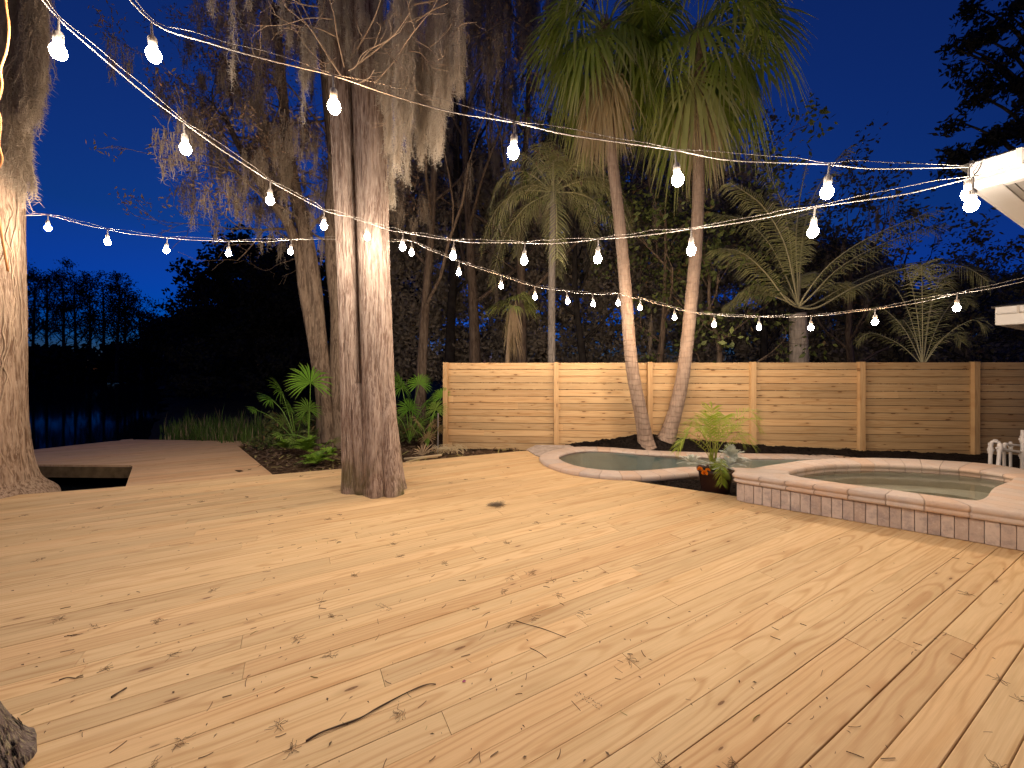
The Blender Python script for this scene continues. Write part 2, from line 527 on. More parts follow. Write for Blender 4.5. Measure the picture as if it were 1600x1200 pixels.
M['pool_water'] = mk_water('pool_water', (0.80, 0.90, 0.885))
M['spa_water'] = mk_water('spa_water', (0.90, 0.915, 0.855))
M['lake'] = mk_water('lake_water', None, 0.06, 0.8, 0.02, deep=(0.004, 0.006, 0.008))

# ------------------------------------------------------------------ camera, world
cam = bpy.data.cameras.new('camera')
cam.sensor_width = 36.0
cam.lens = F_PX / 1600 * 36.0
cam.shift_y = -25 / 1600
cam.clip_start = 0.05
cam.clip_end = 2000
co = bpy.data.objects.new('camera', cam)
COL.objects.link(co)
co.location = (0, 0, EYE)
co.rotation_euler = (R(90), 0, 0)
SC.camera = co

wd = bpy.data.worlds.new('World')
SC.world = wd
wd.use_nodes = True
wn = wd.node_tree
bg = wn.nodes['Background']
sky = wn.nodes.new('ShaderNodeTexSky')
sky.sky_type = 'NISHITA'
sky.sun_disc = False
sky.sun_elevation = R(-1.0)
sky.sun_rotation = R(-8)
sky.ozone_density = 10.0
sky.air_density = 1.0
sky.dust_density = 0.2
hs = wn.nodes.new('ShaderNodeMix'); hs.data_type = 'RGBA'; hs.blend_type = 'MULTIPLY'
hs.inputs[0].default_value = 1.0
tcw = wn.nodes.new('ShaderNodeTexCoord')
spw = wn.nodes.new('ShaderNodeSeparateXYZ'); wn.links.new(tcw.outputs['Generated'], spw.inputs[0])
mrw = wn.nodes.new('ShaderNodeMapRange'); mrw.inputs[1].default_value = 0.02; mrw.inputs[2].default_value = 0.28
wn.links.new(spw.outputs[2], mrw.inputs[0])
grade = wn.nodes.new('ShaderNodeMix'); grade.data_type = 'RGBA'
grade.inputs[6].default_value = (6.0, 8.2, 7.5, 1)
grade.inputs[7].default_value = (2.8, 11.0, 3.9, 1)
wn.links.new(mrw.outputs[0], grade.inputs[0])
wn.links.new(grade.outputs[2], hs.inputs[7])
wn.links.new(sky.outputs[0], hs.inputs[6])
wn.links.new(hs.outputs[2], bg.inputs[0])
SKY_STRENGTH = 0.15
bg.inputs[1].default_value = SKY_STRENGTH

sun = bpy.data.lights.new('dusk_sun', 'SUN')
sun.energy = 0.01
sun.angle = R(20)
sun.color = (0.6, 0.75, 1.0)
so = bpy.data.objects.new('dusk_sun', sun)
COL.objects.link(so)
so.rotation_euler = (R(70), 0, R(200))

SC.view_settings.view_transform = 'Standard'
SC.view_settings.look = 'None'
SC.view_settings.exposure = 0.0
SC.view_settings.gamma = 1.0
SC.cycles.use_denoising = True
SC.cycles.max_bounces = 6
SC.cycles.diffuse_bounces = 3
SC.cycles.glossy_bounces = 3
SC.cycles.transparent_max_bounces = 12
SC.cycles.sample_clamp_indirect = 4.0
SC.cycles.caustics_reflective = False
SC.cycles.caustics_refractive = False

# ------------------------------------------------------------------ boards
TA = math.atan(606.0 / 1100.0)
UD = Vector((math.cos(TA), math.sin(TA), 0))
WD = Vector((-math.sin(TA), math.cos(TA), 0))
Z1 = Vector((0, 0, 1))


def scan(poly, w):
    """intervals of u where the line at w crosses the polygon (board coordinates)"""
    xs = []
    k = len(poly)
    for i in range(k):
        (u0, w0), (u1, w1) = poly[i], poly[(i + 1) % k]
        if (w0 > w) != (w1 > w):
            xs.append(u0 + (w - w0) / (w1 - w0) * (u1 - u0))
    xs.sort()
    return [(xs[i], xs[i + 1]) for i in range(0, len(xs) - 1, 2)]


def lay_boards(mb, poly_xy, z, seed, pitch=0.1425, thick=0.036, first=None):
    rng = random.Random(seed)
    poly = [(Vector((x, y, 0)).dot(UD), Vector((x, y, 0)).dot(WD)) for x, y in poly_xy]
    wmin = min(p[1] for p in poly); wmax = max(p[1] for p in poly)
    w = math.floor(wmin / pitch) * pitch
    while w < wmax:
        if w < 0.72: gap, ch = rng.uniform(0.0030, 0.0050), 0.0035
        elif w < 1.1: gap, ch = rng.uniform(0.0015, 0.0028), 0.0025
        else: gap, ch = rng.choice((0.0005, 0.0007, 0.0010, 0.0018)), 0.0014
        w0, w1 = w, w + pitch - gap
        a = scan(poly, w0 + 1e-4); b = scan(poly, w1 - 1e-4)
        if len(a) != len(b) or not a:
            m = scan(poly, (w0 + w1) / 2)
            a = b = m
        for (ua0, ua1), (ub0, ub1) in zip(a, b):
            lo = min(ua0, ub0); hi = max(ua1, ub1)
            cuts = []
            c = lo - rng.uniform(0, 4.2)
            while c < hi:
                c += rng.choice((3.05, 3.66, 4.27, 4.88)) * rng.uniform(0.9, 1.0)
                if max(ua0, ub0) + 0.25 < c < min(ua1, ub1) - 0.25:
                    cuts.append(c)
            segs = []
            s0 = (ua0, ub0)
            for c in cuts:
                segs.append((s0, (c - 0.001, c - 0.001)))
                s0 = (c + 0.0015, c + 0.0015)
            segs.append((s0, (ua1, ub1)))
            for (p0, p1) in segs:
                if min(p1) - max(p0) < 0.02:
                    continue
                col = (rng.random(), rng.random(), rng.random())
                dz = rng.uniform(-0.0012, 0.0012)
                wm = (w0 + w1) / 2
                prof = [(w0, -thick), (w0, -ch), (w0 + ch, 0), (w1 - ch, 0), (w1, -ch), (w1, -thick)]
                i0 = len(mb.v)
                for e in (p0, p1):
                    for (ww, zz) in prof:
                        t = (ww - w0) / (w1 - w0)
                        uu = e[0] * (1 - t) + e[1] * t
                        q = UD * uu + WD * ww
                        mb.vert((q.x, q.y, z + zz + dz), (uu, ww - wm), col)
                n = len(prof)
                for j in range(n - 1):
                    mb.f.append((i0 + j, i0 + n + j, i0 + n + j + 1, i0 + j + 1))
                mb.f.append(tuple(i0 + j for j in range(n)))
                mb.f.append(tuple(i0 + n + j for j in reversed(range(n))))
        w += pitch


far_edge = [(0.35, 8.11), (-0.85, 7.50), (-2.79, 6.58), (-3.95, 6.13), (-5.7, 5.52), (-6.9, 5.10), (-10.5, 3.9)]
deck_poly = far_edge + [(-10.5, -3.0), (9.0, -3.0), (9.0, 1.2), (6.6, 2.2), (5.05, 3.60), (3.03, 5.10), (1.78, 5.86), (1.1, 6.6), (0.75, 7.2)]
mb = MB()
lay_boards(mb, deck_poly, 0.0, 11)
# rim joists under the far edge
for i in range(len(far_edge) - 1):
    a = Vector((*far_edge[i], 0)); b = Vector((*far_edge[i + 1], 0))
    d = (b - a); L = d.length; d.normalize(); n = Vector((-d.y, d.x, 0))
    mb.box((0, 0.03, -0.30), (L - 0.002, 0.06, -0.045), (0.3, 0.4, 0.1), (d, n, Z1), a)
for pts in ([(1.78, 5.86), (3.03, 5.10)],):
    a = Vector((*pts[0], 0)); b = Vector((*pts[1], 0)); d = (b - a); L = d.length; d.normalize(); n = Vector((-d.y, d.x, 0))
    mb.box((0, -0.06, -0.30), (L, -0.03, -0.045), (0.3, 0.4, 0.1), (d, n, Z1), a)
deck = mb.build('wooden_deck', M['deck'])
tag(deck, 'wide pale new pine deck of long diagonal boards around the cypress trunk', 'deck')

# lower walkway and dock platform beyond the deck
ZW = -0.10
def W2(px, py):
    g = G(px, py, ZW); return (g.x, g.y)
neck = [W2(195, 764), W2(428, 743), W2(372, 697), W2(300, 702), W2(212, 727)]
plat = [W2(212, 727), W2(300, 702), W2(372, 697), W2(402, 690), W2(200, 686.5), W2(40, 704), W2(-60, 722), W2(30, 725.5)]
outline = [W2(195, 764), W2(428, 743), W2(372, 697), W2(402, 689.5), W2(200, 686.5), W2(40, 704), W2(-60, 722), W2(30, 725.5), W2(208, 727)]
mb = MB()
lay_boards(mb, outline, ZW, 23)
walk = mb.build('walkway_deck', M['dock'])
dockroot = thing('dock_walkway', G(300, 715, ZW), 'lower wooden walkway and dock platform leading to the dark lake', 'dock')
walk.parent = dockroot; walk.location = -dockroot.location
walk.name = 'boards'
fm = MB()
for i in range(len(outline)):
    a = Vector((*outline[i], 0)); b = Vector((*outline[(i + 1) % len(outline)], 0))
    d = b - a; L = d.length; d.normalize(); n = Vector((-d.y, d.x, 0))
    if i == 0:
        continue
    fm.box((0.0, 0.004, ZW - 0.24), (L - 0.045, 0.04, ZW - 0.012), (0, 0, 0), (d, n, Z1), a)
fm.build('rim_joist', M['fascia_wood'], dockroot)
for (px, py) in ((205, 728), (40, 726), (200, 690), (60, 706), (330, 690)):
    g = G(px, py, ZW) + Vector((0.12, 0.14, 0))
    pm = MB()
    pm.box((-0.06, -0.06, -1.6), (0.06, 0.06, ZW - 0.05), (0, 0, 0), None, Vector((g.x, g.y, 0)))
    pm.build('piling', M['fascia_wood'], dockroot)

# ------------------------------------------------------------------ ground and lake
shore = [(-40, 1.5), (-12, 2.6), (-8, 3.2), (-5.9, 4.7), (-5.0, 6.0), (-6.0, 8.0), (-9.0, 9.3), (-10.4, 11), (-13, 14), (-27, 30), (-55, 60), (-60, 64), (-160, 66), (-160, 1.5)]


def in_poly(x, y, poly):
    c = False
    k = len(poly)
    for i in range(k):
        x0, y0 = poly[i]; x1, y1 = poly[i - 1]
        if (y0 > y) != (y1 > y) and x < (x1 - x0) * (y - y0) / (y1 - y0) + x0:
            c = not c
    return c


def dist_poly(x, y, poly):
    best = 1e9
    k = len(poly)
    for i in range(k):
        x0, y0 = poly[i]; x1, y1 = poly[i - 1]
        dx, dy = x1 - x0, y1 - y0
        t = max(0, min(1, ((x - x0) * dx + (y - y0) * dy) / (dx * dx + dy * dy)))
        best = min(best, math.hypot(x - x0 - t * dx, y - y0 - t * dy))
    return best


def ground_z(x, y):
    d = dist_poly(x, y, shore)
    if in_poly(x, y, shore):
        d = -d
    h = max(-1.6, min(-0.16, -0.55 + d * 0.45))
    h += 0.05 * mnoise.noise(Vector((x * 0.8, y * 0.8, 3.1)))
    # keep the soil under the deck, pool and spa well below them
    if y < 6.3 and x > -6 or (x > 0.3 and y < 8.7):
        h = min(h, -0.75)
    return h


def axis(vals):
    out = []
    for a, b, n in vals:
        out += [a + (b - a) * i / n for i in range(n)]
    out.append(vals[-1][1])
    return out


gx = axis([(-400, -60, 8), (-60, -16, 14), (-16, 10, 100), (10, 40, 14), (40, 400, 8)])
gy = axis([(-120, -6, 6), (-6, 3, 8), (3, 16, 70), (16, 70, 22), (70, 900, 10)])
mb = MB()
for y in gy:
    for x in gx:
        mb.vert((x, y, ground_z(x, y)), (x, y))
nx = len(gx)
for j in range(len(gy) - 1):
    for i in range(nx - 1):
        a = j * nx + i
        mb.f.append((a, a + 1, a + nx + 1, a + nx))
tag(mb.build('ground', M['ground'], smooth=True), 'dark soil ground', None, None, 'structure')

mb = MB()
mb.quad((-400, 1.0, -0.55), (40, 1.0, -0.55), (40, 75, -0.55), (-400, 75, -0.55))
tag(mb.build('lake_water', M['lake']), 'still dark lake water', None, None, 'structure')

# garden bed of leaf soil between walkway, deck and fence
mb = MB()
nxs, nys = 70, 36
for j in range(nys + 1):
    for i in range(nxs + 1):
        x = -7.6 + 8.6 * i / nxs; t = j / nys
        # follows the far edge of the deck, runs back 4 m
        y0 = 6.0 + (x + 4.0) * 0.40 if x > -4.0 else 6.05 + (-(x + 4.0)) * 0.75
        y = y0 + t * 4.2
        z = -0.115 + 0.07 * mnoise.noise(Vector((x * 1.6, y * 1.6, 0))) + 0.03 * mnoise.noise(Vector((x * 7, y * 7, 5))) - max(0, -(x + 5.2)) * 0.05
        if x > -0.2: z = min(z, -0.04)
        mb.vert((x, y, z - (0.25 if j == 0 else 0)), (x, y))
for j in range(nys):
    for i in range(nxs):
        a = j * (nxs + 1) + i
        mb.f.append((a, a + 1, a + nxs + 2, a + nxs + 1))
tag(mb.build('garden_soil', M['soil'], smooth=True), 'brown leafy garden soil', None, None, 'structure')

# ------------------------------------------------------------------ fence
FTOP, NB, BP = 1.815, 13, 0.1475
FSL = -0.082
def fence_at_px(px):
    r = (px - HX) / F_PX
    D = (8.65 - 0.082 * 1.43) / (1 + 0.082 * r)
    return Vector((r * D, D, 0))


FX = Vector((1, FSL, 0)).normalized()
FN = Vector((FX.y, -FX.x, 0))      # towards the camera
post_px = [697, 869, 1014.5, 1174.5, 1343, 1520, 1722, 1960]
posts = [fence_at_px(p) for p in post_px]
fence = thing('wooden_fence', posts[0], 'golden pine fence of horizontal boards between square posts behind the pool', 'fence')
for k, p in enumerate(posts):
    mb = MB()
    rr = random.random()
    i0 = len(mb.v)
    mb.box((-0.05, -0.05, -0.5), (0.05, 0.05, FTOP + 0.012), (rr, 0.75, 0.55), (FX, -FN, Z1), p + FN * 0.035, 0.006)
    for i in range(len(mb.v)):
        q = Vector(mb.v[i]) - p
        mb.uv[i] = (q.z, q.dot(FX))
    mb.build('post', M['fence'], fence)
rng = random.Random(5)
for k in range(len(posts) - 1):
    mb = MB()
    a = posts[k] + FX * 0.052; L = (posts[k + 1] - posts[k]).length - 0.104
    for i in range(NB):
        z1 = FTOP - i * BP - 0.002
        z0 = z1 - BP + 0.009
        cuts = [0, L]
        if rng.random() < 0.35:
            cuts = [0, rng.uniform(0.03, 0.12) if rng.random() < 0.5 else rng.uniform(0.5, L - 0.3), L]
        for c in range(len(cuts) - 1):
            col = (rng.random(), rng.random() * 0.9, rng.random())
            x0, x1 = cuts[c] + 0.001, cuts[c + 1] - 0.001
            off = rng.uniform(-0.003, 0.003)
            st = len(mb.v)
            mb.box((x0, -0.011 + off, z0), (x1, 0.011 + off, z1), col, (FX, -FN, Z1), a, 0.003)
            for j in range(st, len(mb.v)):
                q = Vector(mb.v[j]) - a
                mb.uv[j] = (q.dot(FX), q.z - (z0 + z1) / 2)
    # backing rails so no light leaks between boards
    mb.box((0.0, 0.03, 0.15), (L, 0.055, 0.24), (0.4, 0.4, 0.1), (FX, -FN, Z1), a)
    mb.box((0.0, 0.03, 1.45), (L, 0.055, 1.54), (0.4, 0.4, 0.1), (FX, -FN, Z1), a)
    mb.build('board_panel', M['fence'], fence)


def fence_y(x):
    return 8.65 - 0.082 * (x + 1.43)


# ------------------------------------------------------------------ pool
def ring_sweep(mb, inner, width, prof, outer_pts=None):
    """sweep a profile (s across 0=inner..1=outer, z) round a closed inner curve"""
    k = len(inner)
    outer = []
    for i in range(k):
        t = (inner[(i + 1) % k] - inner[i - 1]); t.z = 0; t.normalize()
        outer.append(Vector((t.y, -t.x, 0)))
    area = sum(inner[i].x * inner[(i + 1) % k].y - inner[(i + 1) % k].x * inner[i].y for i in range(k))
    sg = 1 if area > 0 else -1
    m = len(prof)
    L = 0
    i0 = len(mb.v)
    for i in range(k + 1):
        p = inner[i % k]; n = outer[i % k] * sg
        if outer_pts:
            n = (outer_pts[i % k] - p) / width
        if i:
            L += (inner[i % k] - inner[i - 1]).length
        for (s, z) in prof:
            q = p + n * (s * width)
            mb.vert((q.x, q.y, z), (L, s), (0, 0, 0))
    for i in range(k):
        for j in range(m - 1):
            a = i0 + i * m + j
            mb.f.append((a, a + 1, a + m + 1, a + m))
    return outer_pts or [inner[i] + outer[i] * sg * width for i in range(k)]


ZC = 0.06
pool_in = closedpath([Vector(q) * 1.05 for q in [(0.84, 6.88, 0), (0.98, 6.30, 0), (1.38, 5.99, 0), (1.85, 5.93, 0), (2.30, 6.02, 0), (2.8, 6.16, 0), (3.4, 6.12, 0), (4.1, 6.05, 0), (5.0, 6.15, 0),
                      (5.7, 6.35, 0), (5.75, 6.6, 0), (5.2, 6.72, 0), (4.3, 6.78, 0), (3.2, 6.92, 0), (2.4, 7.10, 0), (1.85, 7.33, 0), (1.3, 7.36, 0)]], 8)
pool = thing('swimming_pool', (2.5, 6.5, 0), 'low kidney shaped pool with pale stone coping in front of the fence', 'swimming pool')
mb = MB()
prof = [(0.10, ZC - 0.06), (0.03, ZC - 0.055), (0.0, ZC - 0.035), (0.02, ZC - 0.012), (0.07, ZC), (0.90, ZC), (0.97, ZC - 0.012), (1.0, ZC - 0.05), (0.97, ZC - 0.085), (0.93, ZC - 0.09), (0.93, -0.28)]
pool_out = ring_sweep(mb, pool_in, 0.37, prof)
mb.build('coping', M['pool_coping'], pool, smooth=True)
mb = MB()
k = len(pool_in)
cen = sum(pool_in, Vector()) / k
inw = [p + (cen - p).normalized() * -0.02 for p in pool_in]
for p in inw: mb.vert((p.x, p.y, ZC - 0.02), (0, 0))
for p in inw: mb.vert((p.x, p.y, -0.55), (0, 0))
for i in range(k):
    mb.f.append((i, (i + 1) % k, k + (i + 1) % k, k + i))
mb.f.append(tuple(range(k, 2 * k)))
mb.build('basin', M['plaster'], pool)
mb = MB()
for p in inw: mb.vert((p.x, p.y, ZC - 0.035))
mb.f.append(tuple(range(k)))
mb.build('pool_water', M['pool_water'], pool)

# concrete apron at the pool's left end
mb = MB()
ap = [G(822, 705.5, 0.06), G(836, 697.5, 0.10), G(868, 695.0, 0.12), G(905, 696.5, 0.12), G(905, 703, 0.10), G(858, 716, 0.075), G(845, 714.5, 0.05)]
ap = [(0.30, 8.05, 0.012), (0.52, 8.36, 0.045), (1.2, 8.3, 0.05), (1.7, 8.1, 0.05), (1.1, 7.7, 0.045), (0.68, 7.15, 0.03), (0.46, 7.5, 0.018)]
for p in ap: mb.vert(p)
for p in ap: mb.vert((p[0], p[1], -0.25))
n = len(ap)
mb.f.append(tuple(reversed(range(n))))
for i in range(n):
    mb.f.append((i, (i + 1) % n, n + (i + 1) % n, n + i))
tag(mb.build('concrete_apron', M['concrete']), 'sloping grey concrete patch at the left tip of the pool coping', 'concrete slab')

# ------------------------------------------------------------------ spa
ZS = 0.36
spa_pairs = [((3.52, 4.91), (2.84, 4.99)), ((3.62, 4.72), (3.08, 4.76)), ((3.88, 4.50), (3.46, 4.48)), ((4.22, 4.26), (4.00, 4.09)), ((4.50, 4.05), (4.45, 3.77)), ((4.70, 3.96), (4.93, 3.46)),
             ((4.95, 4.05), (5.25, 3.62)), ((5.45, 4.38), (5.65, 4.0)), ((6.0, 4.66), (6.25, 4.32)), ((6.24, 4.86), (6.75, 4.75)), ((6.1, 5.12), (6.75, 5.40)), ((5.65, 5.32), (6.05, 5.72)),
             ((5.05, 5.42), (5.25, 5.82)), ((4.42, 5.38), (4.4, 5.70)), ((3.90, 5.20), (3.72, 5.44)), ((3.62, 5.05), (3.15, 5.18))]
spa_in = closedpath([(a[0], a[1], 0) for a, b in spa_pairs], 7)
spa_outer = closedpath([(b[0], b[1], 0) for a, b in spa_pairs], 7)
spa = thing('hot_tub', (4.9, 4.7, 0), 'raised stone spa with rounded double coping and soldier brick wall on the deck', 'hot tub')
mb = MB()
prof = [(0.10, ZS - 0.16), (0.06, ZS - 0.12), (0.02, ZS - 0.105), (0.02, ZS - 0.085), (0.05, ZS - 0.07), (0.0, ZS - 0.055), (-0.02, ZS - 0.035), (0.0, ZS - 0.012), (0.06, ZS), (0.5, ZS + 0.004), (0.92, ZS),
        (0.985, ZS - 0.012), (1.01, ZS - 0.035), (0.985, ZS - 0.060), (0.925, ZS - 0.070), (0.965, ZS - 0.079), (0.985, ZS - 0.098), (0.97, ZS - 0.118), (0.92, ZS - 0.126), (0.80, ZS - 0.13)]
spa_out = ring_sweep(mb, spa_in, 0.36, prof, spa_outer)
mb.build('coping', M['coping'], spa, smooth=True)
k = len(spa_in)
mb = MB()
cen = sum(spa_in, Vector()) / k
inw = [p + (p - cen).normalized() * 0.03 for p in spa_in]
shelf = [p + (cen - p) * 0.30 for p in spa_in]
for zz, ring in ((ZS - 0.10, inw), (0.07, inw), (0.06, shelf), (-0.40, shelf)):
    for p in ring: mb.vert((p.x, p.y, zz))
for q in range(3):
    for i in range(k):
        mb.f.append((q * k + i, q * k + (i + 1) % k, (q + 1) * k + (i + 1) % k, (q + 1) * k + i))
mb.f.append(tuple(range(3 * k, 4 * k)))
mb.build('basin', M['spa_plaster'], spa)
mb = MB()
for p in inw: mb.vert((p.x, p.y, ZS - 0.105))
mb.f.append(tuple(range(k)))
mb.build('spa_water', M['spa_water'], spa)
# soldier bricks round the outside
mb = MB()
rng = random.Random(3)
wl = [q + (p - q).normalized() * 0.045 for p, q in zip(spa_in, spa_out)]
dense = []
for i in range(k):
    a = wl[i]; b = wl[(i + 1) % k]
    n = max(1, int((b - a).length / 0.01))
    for j in range(n):
        dense.append(a + (b - a) * j / n)
acc, i = 0.0, 0
bw = 0.09
start = dense[0]
pos = [dense[0]]
for a, b in zip(dense, dense[1:] + dense[:1]):
    acc += (b - a).length
    if acc >= bw:
        pos.append(b); acc = 0.0
for a, b in zip(pos, pos[1:]):
    d = b - a; L = d.length
    if L < 0.05: continue
    d.normalize(); nrm = Vector((d.y, -d.x, 0))
    if nrm.dot((a + b) / 2 - cen) < 0: nrm = -nrm
    o = rng.uniform(-0.004, 0.004)
    zt = ZS - 0.131
    mb.box((0.003, -0.05, 0.002), (L - 0.003, 0.0 + o, zt), (rng.random(), rng.random(), 0), (d, nrm, Z1), a, 0.006)
    mb.box((-0.001, -0.09, -0.3), (L + 0.001, -0.055, zt - 0.004), (0.0, 0, 0), (d, nrm, Z1), a)
mb.build('brick_wall', M['wallbrick'], spa)

# ------------------------------------------------------------------ mulch
zprof = [(1.2, 0.05), (1.9, 0.16), (2.6, 0.25), (3.2, 0.25), (3.9, 0.18), (4.9, 0.11), (6.6, 0.04), (8.8, -0.02), (12, -0.02)]


def lerp_tab(tab, x):
    if x <= tab[0][0]: return tab[0][1]
    for (a, b), (c, d) in zip(tab, tab[1:]):
        if x <= c:
            return b + (d - b) * (x - a) / (c - a)
    return tab[-1][1]


yback = [(1.2, 8.12), (1.9, 8.06), (2.5, 7.90), (3.3, 7.66), (4.3, 7.50), (5.3, 7.40), (6.2, 6.8), (7.2, 5.6), (9, 5.0), (12, 4.6)]


def mulch_z(x, y):
    y0 = lerp_tab(yback, x); y1 = fence_y(x)
    t = (y - y0) / (y1 - y0)
    zb = lerp_tab(zprof, x)
    z = 0.035 + (zb - 0.035) * min(1, max(0, t)) ** 0.8
    m1 = math.exp(-(((x - 2.85) / 0.42) ** 2 + ((y - 8.05) / 0.25) ** 2)) * 0.09
    nz = mnoise.noise(Vector((x * 4, y * 4, 0))) * 0.03 + mnoise.noise(Vector((x * 14, y * 14, 2))) * 0.022 + mnoise.noise(Vector((x * 38, y * 38, 7))) * 0.012
    return z + m1 + nz


mb = MB()
nxs, nys = 420, 26
for j in range(nys + 1):
    for i in range(nxs + 1):
        x = 1.15 + 9.0 * i / nxs
        y0 = lerp_tab(yback, x) - 0.06; y1 = fence_y(x) - 0.02
        y = y0 + (y1 - y0) * j / nys
        mb.vert((x, y, mulch_z(x, y) - (0.12 if j == 0 else 0)), (x, y))
for j in range(nys):
    for i in range(nxs):
        a = j * (nxs + 1) + i
        mb.f.append((a, a + 1, a + nxs + 2, a + nxs + 1))
# loose chips
rng = random.Random(17)
for i in range(2600):
    x = rng.uniform(1.3, 9.5); y0 = lerp_tab(yback, x); y1 = fence_y(x) - 0.05
    y = rng.uniform(y0, y1); z = mulch_z(x, y)
    a = rng.uniform(0, 6.28); l = rng.uniform(0.015, 0.05); w = rng.uniform(0.006, 0.015)
    d = Vector((math.cos(a), math.sin(a), rng.uniform(-0.4, 0.6))) * l
    s = Vector((-math.sin(a), math.cos(a), rng.uniform(-0.3, 0.3))) * w
    c = Vector((x, y, z + 0.008))
    mb.quad(c - d - s, c + d - s, c + d + s, c - d + s)
tag(mb.build('mulch_bed', M['mulch']), 'black mulch bed along the fence foot', None, None, 'stuff')
mb = MB()
tri = [Vector((1.72, 5.98, 0)), Vector((3.08, 5.04, 0)), Vector((3.55, 5.75, 0)), Vector((2.5, 5.92, 0))]
n = 40
for j in range(n + 1):
    for i in range(n + 1):
        s, t = i / n, j / n
        p = (tri[0] * (1 - s) + tri[1] * s) * (1 - t) + (tri[3] * (1 - s) + tri[2] * s) * t
        z = -0.06 + mnoise.noise(p * 5) * 0.04 + mnoise.noise(p * 20) * 0.02 + 0.04 * t
        mb.vert((p.x, p.y, z), (s, t))
for j in range(n):
    for i in range(n):
        a = j * (n + 1) + i
        mb.f.append((a, a + 1, a + n + 2, a + n + 1))
for i in range(300):
    s, t = rng.random(), rng.random()
    p = (tri[0] * (1 - s) + tri[1] * s) * (1 - t) + (tri[3] * (1 - s) + tri[2] * s) * t
    a = rng.uniform(0, 6.28); l = rng.uniform(0.01, 0.035); w = rng.uniform(0.005, 0.012)
    d = Vector((math.cos(a), math.sin(a), rng.uniform(-0.3, 0.6))) * l; sd = Vector((-math.sin(a), math.cos(a), 0.1)) * w
    c = p + Vector((0, 0, -0.03))
    mb.quad(c - d - sd, c + d - sd, c + d + sd, c - d + sd)
tag(mb.build('planter_mulch', M['mulch']), 'black mulch patch under the flower pot', None, None, 'stuff')

# ================================================================== plants: helpers
def rnd_dir(rng, zmin=-1.0, zmax=1.0):
    z = rng.uniform(zmin, zmax); a = rng.uniform(0, 6.2832); q = math.sqrt(max(0, 1 - z * z))
    return Vector((q * math.cos(a), q * math.sin(a), z))


def fan_leaf(mb, base, d, L, rng, nbl=26, spread=1.95, droop=0.5, dead=0.0, width=1.0, tipdead=0.55, fold=0.05):
    d = d.normalized()
    s = d.cross(Z1)
    if s.length < 0.1: s = d.cross(Vector((1, 0.3, 0)))
    s.normalize(); n = s.cross(d)
    half = spread / (nbl - 1)
    tr = rng.random()
    for k in range(nbl):
        a = -spread + 2 * spread * k / (nbl - 1) + rng.uniform(-0.03, 0.03)
        dr = d * math.cos(a) + s * math.sin(a) + n * (fold * (1 if k % 2 else -1) - 0.10 * abs(math.sin(a)))
        pp = s * math.cos(a) - d * math.sin(a)
        Lk = L * (0.74 + 0.26 * math.cos(a * 0.8)) * rng.uniform(0.88, 1.05)
        dd = droop * rng.uniform(0.7, 1.35)
        tw = rng.uniform(-0.06, 0.06)
        def pt(t):
            q = base + dr * (Lk * t) + pp * (tw * Lk * t * t)
            q = q - Z1 * (dd * Lk * max(0, t - 0.3) ** 1.7 * 1.5)
            return q
        w1 = Lk * 0.46 * math.tan(half) * 1.02 * width
        c0 = (tr * 0.7 + rng.random() * 0.3, dead, 0)
        c2 = (c0[0], max(dead, 0.12 * tipdead), 0)
        c3 = (c0[0], max(dead, tipdead), 0)
        p1, p2, p3 = pt(0.46), pt(0.74), pt(1.0)
        i = mb.vert(base, (0, 0), c0)
        b1, b2 = mb.vert(p1 - pp * w1, (0, 0), c0), mb.vert(p1 + pp * w1, (0, 0), c0)
        e1, e2 = mb.vert(p2 - pp * w1 * 0.85, (0, 0), c2), mb.vert(p2 + pp * w1 * 0.85, (0, 0), c2)
        tp = mb.vert(p3, (0, 0), c3)
        mb.f += [(i, b1, b2), (b1, e1, e2, b2), (e1, tp, e2)]


def frond(mb, path, leaf, pairs, rng, width=0.02, droop=0.5, start=0.12, dead=0.0, rach=0.012, fwd=0.55, vee=0.25):
    k = len(path)
    mb.tube(path, [rach * (1.0 - 0.75 * i / (k - 1)) for i in range(k)], 4, False, (1.0, max(dead, 0.45), 0))
    tr = rng.random()
    for i in range(pairs):
        t = start + (1 - start) * (i + 0.5) / pairs
        x = t * (k - 1); j = min(int(x), k - 2); f = x - j
        p = path[j].lerp(path[j + 1], f)
        T = (path[j + 1] - path[j]).normalized()
        S = T.cross(Z1)
        if S.length < 0.1: S = T.cross(Vector((0.3, 1, 0)))
        S.normalize(); N_ = S.cross(T)
        x_ = (t - start) / (1 - start); prof = min(1, 0.3 + 2.2 * x_) * (1 - 0.65 * x_ ** 3)
        for sg in (-1, 1):
            L = leaf * (0.25 + 0.75 * prof) * rng.uniform(0.85, 1.1)
            d = (S * sg + T * (fwd + 0.5 * t * t) + N_ * (vee + rng.uniform(-0.15, 0.15))).normalized()
            w = T * (width * 0.5)
            g = droop * rng.uniform(0.6, 1.3)
            q1 = p + d * (L * 0.5) - Z1 * (g * L * 0.16)
            q2 = p + d * L * (1 - 0.12 * g) - Z1 * (g * L * 0.62)
            c = (tr * 0.6 + rng.random() * 0.4, dead if rng.random() > 0.06 else max(dead, 0.6), 0)
            c2 = (c[0], max(c[1], 0.15), 0)
            a = mb.vert(p - w * 0.6, (0, 0), c); b = mb.vert(p + w * 0.6, (0, 0), c)
            e = mb.vert(q1 - w, (0, 0), c); f2 = mb.vert(q1 + w, (0, 0), c)
            tp = mb.vert(q2, (0, 0), c2)
            mb.f += [(a, b, f2, e), (e, f2, tp)]


